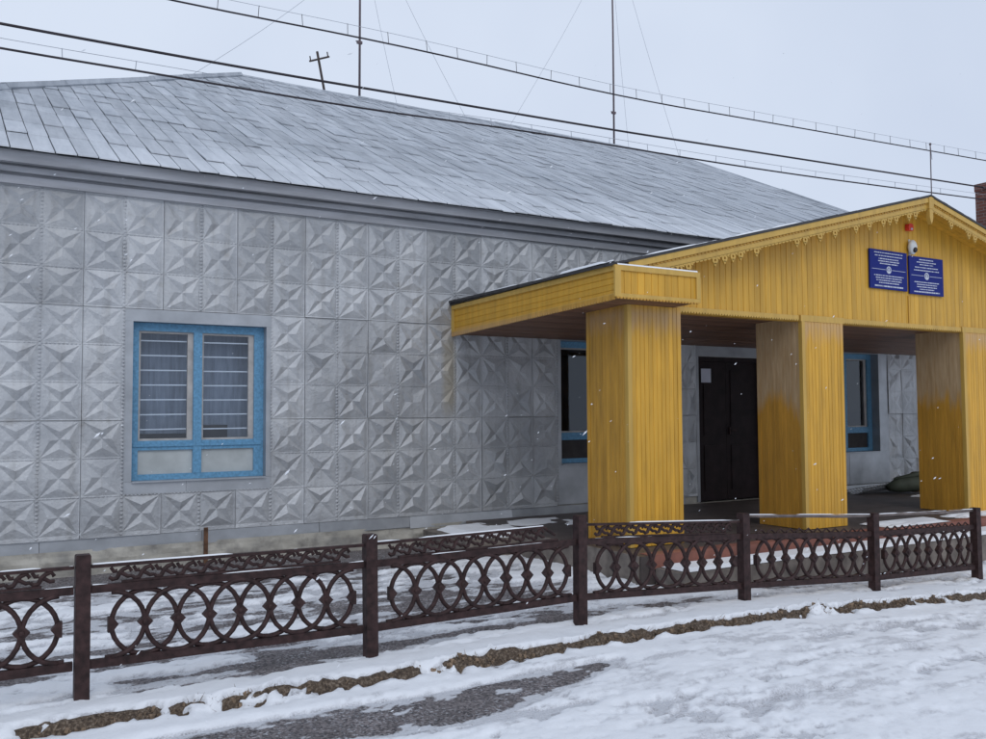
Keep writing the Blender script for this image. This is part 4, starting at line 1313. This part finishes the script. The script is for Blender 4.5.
# ------------------------------------------------------------------ cables
def spline(pts, n):
    P = np.array(pts, float); t = np.linspace(0, 1, len(P)); tt = np.linspace(0, 1, n)
    d = np.cumsum(np.r_[0, np.linalg.norm(np.diff(P, axis=0), axis=1)]); d /= d[-1]
    out = np.stack([np.interp(tt, d, P[:, k]) for k in range(3)], 1)
    k = max(3, n // 14) | 1
    ker = np.ones(k) / k
    for c in (1, 2):
        pad = np.r_[[out[0, c]] * (k // 2), out[:, c], [out[-1, c]] * (k // 2)]
        # reflect slopes at the ends
        pad[:k // 2] = 2 * out[0, c] - out[1:k // 2 + 1, c][::-1]; pad[-(k // 2):] = 2 * out[-1, c] - out[-k // 2:-1, c][::-1][:k // 2]
        out[:, c] = np.convolve(pad, ker, 'valid')
    return out
YC = 12.0
def cable(label, pts, r, mess=None, hang=None):
    root = thing("overhead_cable", label, "cable", pts[0], "overhead cables in front of the roof")
    P = spline(pts, 80)
    mb = MB(); mb.tube([tuple(p) for p in P], r, 6); mb.build("cable_line", M["cable"], root, smooth=True)
    if mess:
        Q = P.copy(); Q[:, 2] += mess
        mb = MB(); mb.tube([tuple(p) for p in Q], r * 0.28, 5); mb.build("support_wire", M["wire"], root)
        x = hang[0]; rr = random.Random(len(label))
        while x < hang[1]:
            z = float(np.interp(x, P[:, 0], P[:, 2])); y = float(np.interp(x, P[:, 0], P[:, 1]))
            h = MB(); h.tube([(x, y, z - 0.01), (x + rr.uniform(-.02, .02), y, z + mess + 0.006)], r * 0.38, 5); h.build("hanger", M["cable" if mess > 0.15 else "wire"], root)
            x += hang[2] * rr.uniform(0.85, 1.15)
    return root
cable("thick dark cable without hangers, the middle one of the three overhead lines", [(-14, YC, 6.35), (0.3, YC, 6.27), (3.3, YC, 6.30), (9.52, YC, 6.445), (20.5, YC, 6.815)], 0.0175)
cable("lowest dark cable crossing in front of the frosted roof with a faint wire above", [(-14, YC - .2, 6.1), (0.32, YC - .2, 5.895), (1.77, YC - .2, 5.925), (4.75, YC - .2, 5.955), (7.65, YC - .2, 6.072), (11.5, YC - .2, 6.13), (14.2, YC - .2, 6.205), (20.5, YC - .2, 6.46)], 0.014, 0.12, (-3, 19.4, 0.85))
cable("uppermost overhead cable with a thin wire and many small hangers", [(-14, YC + .3, 7.25), (2.24, YC + .3, 7.135), (5.67, YC + .3, 7.235), (9.95, YC + .3, 7.19), (14.6, YC + .3, 7.37), (21.0, YC + .3, 7.61), (40, YC + .3, 8.3)], 0.0125, 0.17, (0.2, 32, 0.62))

# ------------------------------------------------------------------ masts on the ridge
def mast(label, x, z1, guys, knots):
    root = thing("antenna_mast", label, "mast", (x, RY, RZ), "tall antenna masts on the roof ridge")
    mb = MB(); mb.tube([(x, RY, RZ - 0.1), (x + 0.01, RY, (RZ + z1) / 2), (x - 0.02, RY, z1)], [0.027, 0.025, 0.02], 8); mb.build("pole", M["mast"], root, smooth=True)
    for z in knots:
        k = MB(); k.box((x - 0.06, RY - 0.03, z - 0.03), (x + 0.06, RY + 0.03, z + 0.03)); k.tube([(x - 0.09, RY, z + 0.02), (x + 0.07, RY, z - 0.01)], 0.014, 6); k.build("clamp", M["mast"], root)
    for (gx, gy, gz_, hz) in guys:
        g = MB(); a = Vector((x, RY, hz)); b_ = Vector((gx, gy, gz_))
        g.tube([a.lerp(b_, t / 8) - Vector((0, 0, 0.12 * math.sin(math.pi * t / 8))) for t in range(9)], 0.0045, 5); g.build("guy_wire", M["wire"], root)
    return root
mast("tall thin antenna mast on the ridge, left of the pair and nearer the roof peak", 7.75, 14.5, [(10.55, RY, RZ, 13.5), (3.6, 17.3, 8.0, 12.2), (8.5, RY - 0.4, RZ - .1, 13.0)], (10.15,))
mast("tall thin antenna mast on the ridge, the right one towards the porch end", 15.14, 15.5, [(17.5, RY, RZ, 15.0), (11.8, RY, RZ, 14.5), (15.4, RY - 0.3, RZ - .1, 14.0)], (9.75,))
tv = thing("crossarm_pole", "short leaning wooden pole with a crossarm standing behind the roof ridge", "pole", (7.03, 19.3, 8.8))
b = MB(); b.tube([(7.07, 19.3, 8.7), (6.84, 19.3, 9.86)], 0.028, 8); b.build("pole", M["wood"], tv)
b = MB(); b.tube([(6.66, 19.3, 9.60), (7.13, 19.3, 9.80)], 0.022, 6); b.build("crossarm", M["wood"], tv)
for x, z in ((6.69, 9.60), (7.10, 9.78)):
    b = MB(); b.tube([(x, 19.3, z), (x - 0.02, 19.3, z + 0.12)], 0.014, 6); b.build("insulator_pin", M["wood"], tv)
pa = thing("porch_antenna", "thin short wire antenna rising from the porch gable peak", "antenna", (10.55, 6.85, 4.25))
b = MB(); b.tube([(10.55, 6.85, 4.22), (10.555, 6.85, 4.99)], 0.0075, 6); b.build("rod", M["mast"], pa)
b = MB(); b.tube([(10.555, 6.85, 4.985), (10.60, 6.87, 4.92), (10.66, 6.9, 4.82)], 0.004, 5); b.build("wire_tail", M["wire"], pa)
b = MB(); ellipsoid(b, (10.555, 6.85, 4.99), (0.016, 0.016, 0.018), 8, 5); b.build("tip", M["mast"], pa)

# ------------------------------------------------------------------ brick tower that takes the cables
bt = thing("brick_tower", "dark red brick tower at the right edge behind the yellow porch", "tower", (21.3, 11.6, 0))
b = MB(); b.box((20.57, 11.0, -0.3), (22.0, 12.25, 6.76)); b.build("wall", M["brick"], bt)
b = MB(); b.box((20.55, 10.98, 6.762), (22.02, 12.26, 6.94)); b.build("coping", M["brick"], bt)
for zz, yy_ in ((6.81, 12.0), (6.46, 11.8)):
    b = MB(); b.tube([(20.46, yy_, zz), (20.59, yy_, zz)], 0.03, 8); b.build("cable_bracket", M["mast"], bt)

# ------------------------------------------------------------------ things under and beside the porch
b = MB()
n = 14
def bent(mb, x0, x1, y, z, r, lift0, lift1):
    for i in range(16):
        for k in range(8):
            P = []
            for (a, c) in ((i, k), (i + 1, k), (i + 1, k + 1), (i, k + 1)):
                t = a / 16; q = math.pi * (0.05 + 0.75 * c / 8)
                rr_ = r * (1 - 0.35 * abs(t - 0.45))
                P.append((x0 + (x1 - x0) * t + 0.02 * math.sin(c), y - rr_ * math.cos(q) * 1.3, z + lift0 + (lift1 - lift0) * t + rr_ * (1 - math.sin(q))))
            mb.face(P)
bent(b, 12.5, 13.75, 9.62, 0.262, 0.17, 0.0, 0.06)
o = b.build("bent_sheet", M["sheet"], fix=False, smooth=True); 
sm = o.modifiers.new("thickness", 'SOLIDIFY'); sm.thickness = 0.006
tag(o, "curled grey metal sheet lying on the porch floor under the far window", "metal sheet")
tp = thing("rolled_tarp", "dark olive rolled tarpaulin lying on the porch floor beside the third pillar", "tarpaulin", (13.7, 9.0, 0.26))
b = MB()
b.tube([(13.02, 9.35, 0.36), (13.2, 9.3, 0.40), (13.6, 9.18, 0.43), (14.2, 9.0, 0.44), (14.9, 8.85, 0.42)], [0.06, 0.12, 0.145, 0.16, 0.13], 12); b.build("roll", M["tarp"], tp, smooth=True)
b = MB(); b.tube([(13.1, 9.3, 0.50), (13.5, 9.15, 0.57), (14.2, 8.95, 0.60), (14.8, 8.8, 0.57)], [0.02, 0.045, 0.05, 0.03], 10); b.build("fold", M["tarp"], tp, smooth=True)
for x in (13.5, 14.3):
    b = MB(); pts = [(x + 0.02 * math.sin(a), 9.2 - (x - 13.5) * 0.25 + 0.165 * math.cos(a), 0.44 + 0.165 * math.sin(a)) for a in [2 * math.pi * k / 16 for k in range(16)]]
    b.tube(pts, 0.01, 5, closed=True); b.build("rope_tie", M["straw"], tp)

# old slab by the wall with a snow cap
b = MB()
def lumpy_slab(mb, x0, x1, y0, y1, z0, z1, seed, amp=0.03, edge=0.0, nx=30, ny=10):
    T = {}
    for i in range(nx + 1):
        for j in range(ny + 1):
            x = x0 + (x1 - x0) * i / nx; y = y0 + (y1 - y0) * j / ny
            e = 1.0
            if edge:
                e = min(1, min(i, nx - i) / nx * nx * 0.35, min(j, ny - j) * 0.5)
            ox = (float(fbm(np.array(x * 5), np.array(y * 5), seed, 3)) - 0.5) * amp * 3 if i in (0, nx) or j in (0, ny) else 0
            T[i, j] = (x + ox, y + ox, z0 + (z1 - z0) * (e if edge else 1) + amp * (float(fbm(np.array(x * 4), np.array(y * 4), seed + 3, 4)) - 0.5))
    for i in range(nx):
        for j in range(ny):
            mb.face([T[i, j], T[i + 1, j], T[i + 1, j + 1], T[i, j + 1]])
    ring = [(i, 0) for i in range(nx + 1)] + [(nx, j) for j in range(1, ny + 1)] + [(i, ny) for i in range(nx - 1, -1, -1)] + [(0, j) for j in range(ny - 1, 0, -1)]
    for k in range(len(ring)):
        a, c = T[ring[k]], T[ring[(k + 1) % len(ring)]]
        mb.face([c, a, (a[0], a[1], z0 - 0.15), (c[0], c[1], z0 - 0.15)])
sl = thing("concrete_slab", "low broken concrete slab under a snow cap along the wall left of the porch", "slab", (5.7, 9.3, 0))
lumpy_slab(b, 4.85, 6.9, 8.75, 9.86, 0.0, 0.20, 5); b.build("slab", M["conc"], sl)
b = MB(); lumpy_slab(b, 4.95, 6.8, 8.8, 9.80, 0.19, 0.255, 9, 0.03, 1.0, 40, 16); b.build("snow_cap", M["snow"], sl, smooth=True)
# ------------------------------------------------------------------ snow lying on things
sn = MB(); rr = random.Random(31)
def snow_ridge(p, q, w, h, step=0.03, cover=0.8, seed=0):
    p, q = Vector(p), Vector(q); d = q - p; L = d.length; d.normalize(); s = d.cross(Vector((0, 0, 1))); s.normalize()
    n = max(2, int(L / step)); prev = None
    for i in range(n + 1):
        t = i / n * L
        f = float(fbm(np.array(t * 3.0 + seed * 9.1), np.array(seed * 3.3), seed + 5, 4))
        k = max(0, min(1, (f - (0.62 - cover * 0.5)) * 6))
        c = p + d * t
        ring = [c - s * w * (0.4 + 0.6 * k), c - s * w * 0.6 * k + Vector((0, 0, h * k * (0.6 + 0.6 * f))), c + s * w * 0.6 * k + Vector((0, 0, h * k * (0.5 + 0.7 * f))), c + s * w * (0.4 + 0.6 * k)] if k > 0.02 else None
        if ring and prev:
            for a in range(3): sn.face([prev[a], prev[a + 1], ring[a + 1], ring[a]])
        prev = ring
def fz(bay, x, h):
    t = (x - POST[bay]) / (POST[bay + 1] - POST[bay])
    return TOP[bay] - 0.82 + (TOP[bay + 1] - TOP[bay]) * t + h
for bay, x1o, cov_ in ((0, 0, 0.5), (1, 0, 0.6), (2, -0.27, 0.9), (3, 0, 0.85)):
    a = POST[bay] + 0.05; c = POST[bay + 1] - 0.05 + x1o
    snow_ridge((a, FY + (0.026 if bay == 2 else 0), fz(bay, a, 0.766)), (c, FY + (0.026 if bay == 2 else 0), fz(bay, c, 0.766)), 0.010, 0.007, 0.02, cov_ * 0.85, bay)
for bay in range(4):
    a = POST[bay] + 0.05; c = POST[bay + 1] - 0.05
    snow_ridge((a, FY - 0.01, fz(bay, a, 0.653)), (c, FY - 0.01, fz(bay, c, 0.653)), 0.007, 0.005, 0.02, 0.2, bay + 20)
for bay in (4, 5):
    a = POST[bay] + 0.05; c = POST[bay + 1] - 0.05
    snow_ridge((a, FY, fz(bay, a, 0.811)), (c, FY, fz(bay, c, 0.811)), 0.008, 0.006, 0.02, 0.5, bay)
# porch edges
snow_ridge((5.30, 6.66, 3.034), (5.30, 9.9, 2.990), 0.03, 0.025, 0.03, 0.5, 41)
snow_ridge((5.34, 6.69, 3.006), (6.36, 6.69, 3.006), 0.022, 0.02, 0.03, 0.9, 42)
snow_ridge((5.6, 6.71, roof_z(5.6) + 0.034), (8.2, 6.71, roof_z(8.2) + 0.034), 0.025, 0.014, 0.03, 0.6, 43)
# step tread and porch floor
def snow_sheet(x0, x1, y0, y1, z, th, cover, seed, st=0.04):
    nx = int((x1 - x0) / st); ny = max(2, int((y1 - y0) / st))
    X, Y = np.meshgrid(np.linspace(x0, x1, nx), np.linspace(y0, y1, ny))
    f = fbm(X * 1.6, Y * 4, seed, 5)
    e = np.minimum(1, np.minimum(np.minimum(X - x0, x1 - X), np.minimum(Y - y0, y1 - Y)) / 0.05 + 0.15)
    T = np.clip((f - (1 - cover)) * 0.25, -0.02, th) * e
    for i in range(ny - 1):
        for j in range(nx - 1):
            q = [(i, j), (i, j + 1), (i + 1, j + 1), (i + 1, j)]
            if max(T[a] for a in q) > 0:
                sn.face([(X[a], Y[a], z + T[a]) for a in q])
snow_sheet(5.72, 15.2, 6.20, 6.56, 0.141, 0.035, 0.85, 3)
snow_sheet(9.2, 15.0, 6.60, 7.02, 0.263, 0.02, 0.62, 5)
snow_sheet(12.9, 15.0, 7.9, 9.0, 0.257, 0.03, 0.55, 7)
lo = sn.build("snow_dusting", M["snow"], smooth=True, fix=False)
tag(lo, "thin ragged snow lying on the fence rails, porch edges and steps", "snow", kind="stuff")

# falling flakes
ff = MB(); rr = random.Random(77)
axis_ = (rgt * 0.75 + upv * 0.62 + fwd * 0.2).normalized()
for k in range(360):
    dd = rr.uniform(2.2, 9.0) if k > 4 else rr.uniform(1.4, 2.2)
    u = rr.uniform(-0.56, 0.56); v = rr.uniform(-0.42, 0.36)
    c = Vector((0, 0, 1.6)) + (fwd + rgt * u + upv * v) * dd
    if c.z < 0.15 or c.y > 9.6: continue
    r = rr.uniform(0.0012, 0.0028); L = r * rr.uniform(2.0, 5.0)
    d = (axis_ + Vector((rr.gauss(0, .15), rr.gauss(0, .15), rr.gauss(0, .15)))).normalized()
    s = d.orthogonal().normalized(); t = d.cross(s)
    top, bot = c + d * L, c - d * L
    mid = [c + (s * math.cos(a) + t * math.sin(a)) * r * rr.uniform(0.7, 1.2) + d * rr.uniform(-0.3, 0.3) * L for a in [2 * math.pi * q / 6 for q in range(6)]]
    for q in range(6):
        ff.face([mid[q], mid[(q + 1) % 6], top]); ff.face([mid[(q + 1) % 6], mid[q], bot])
fo = ff.build("falling_snow", M["snow"], smooth=True)
tag(fo, "scattered snowflakes falling through the air in front of the building", "snowflakes", kind="stuff")
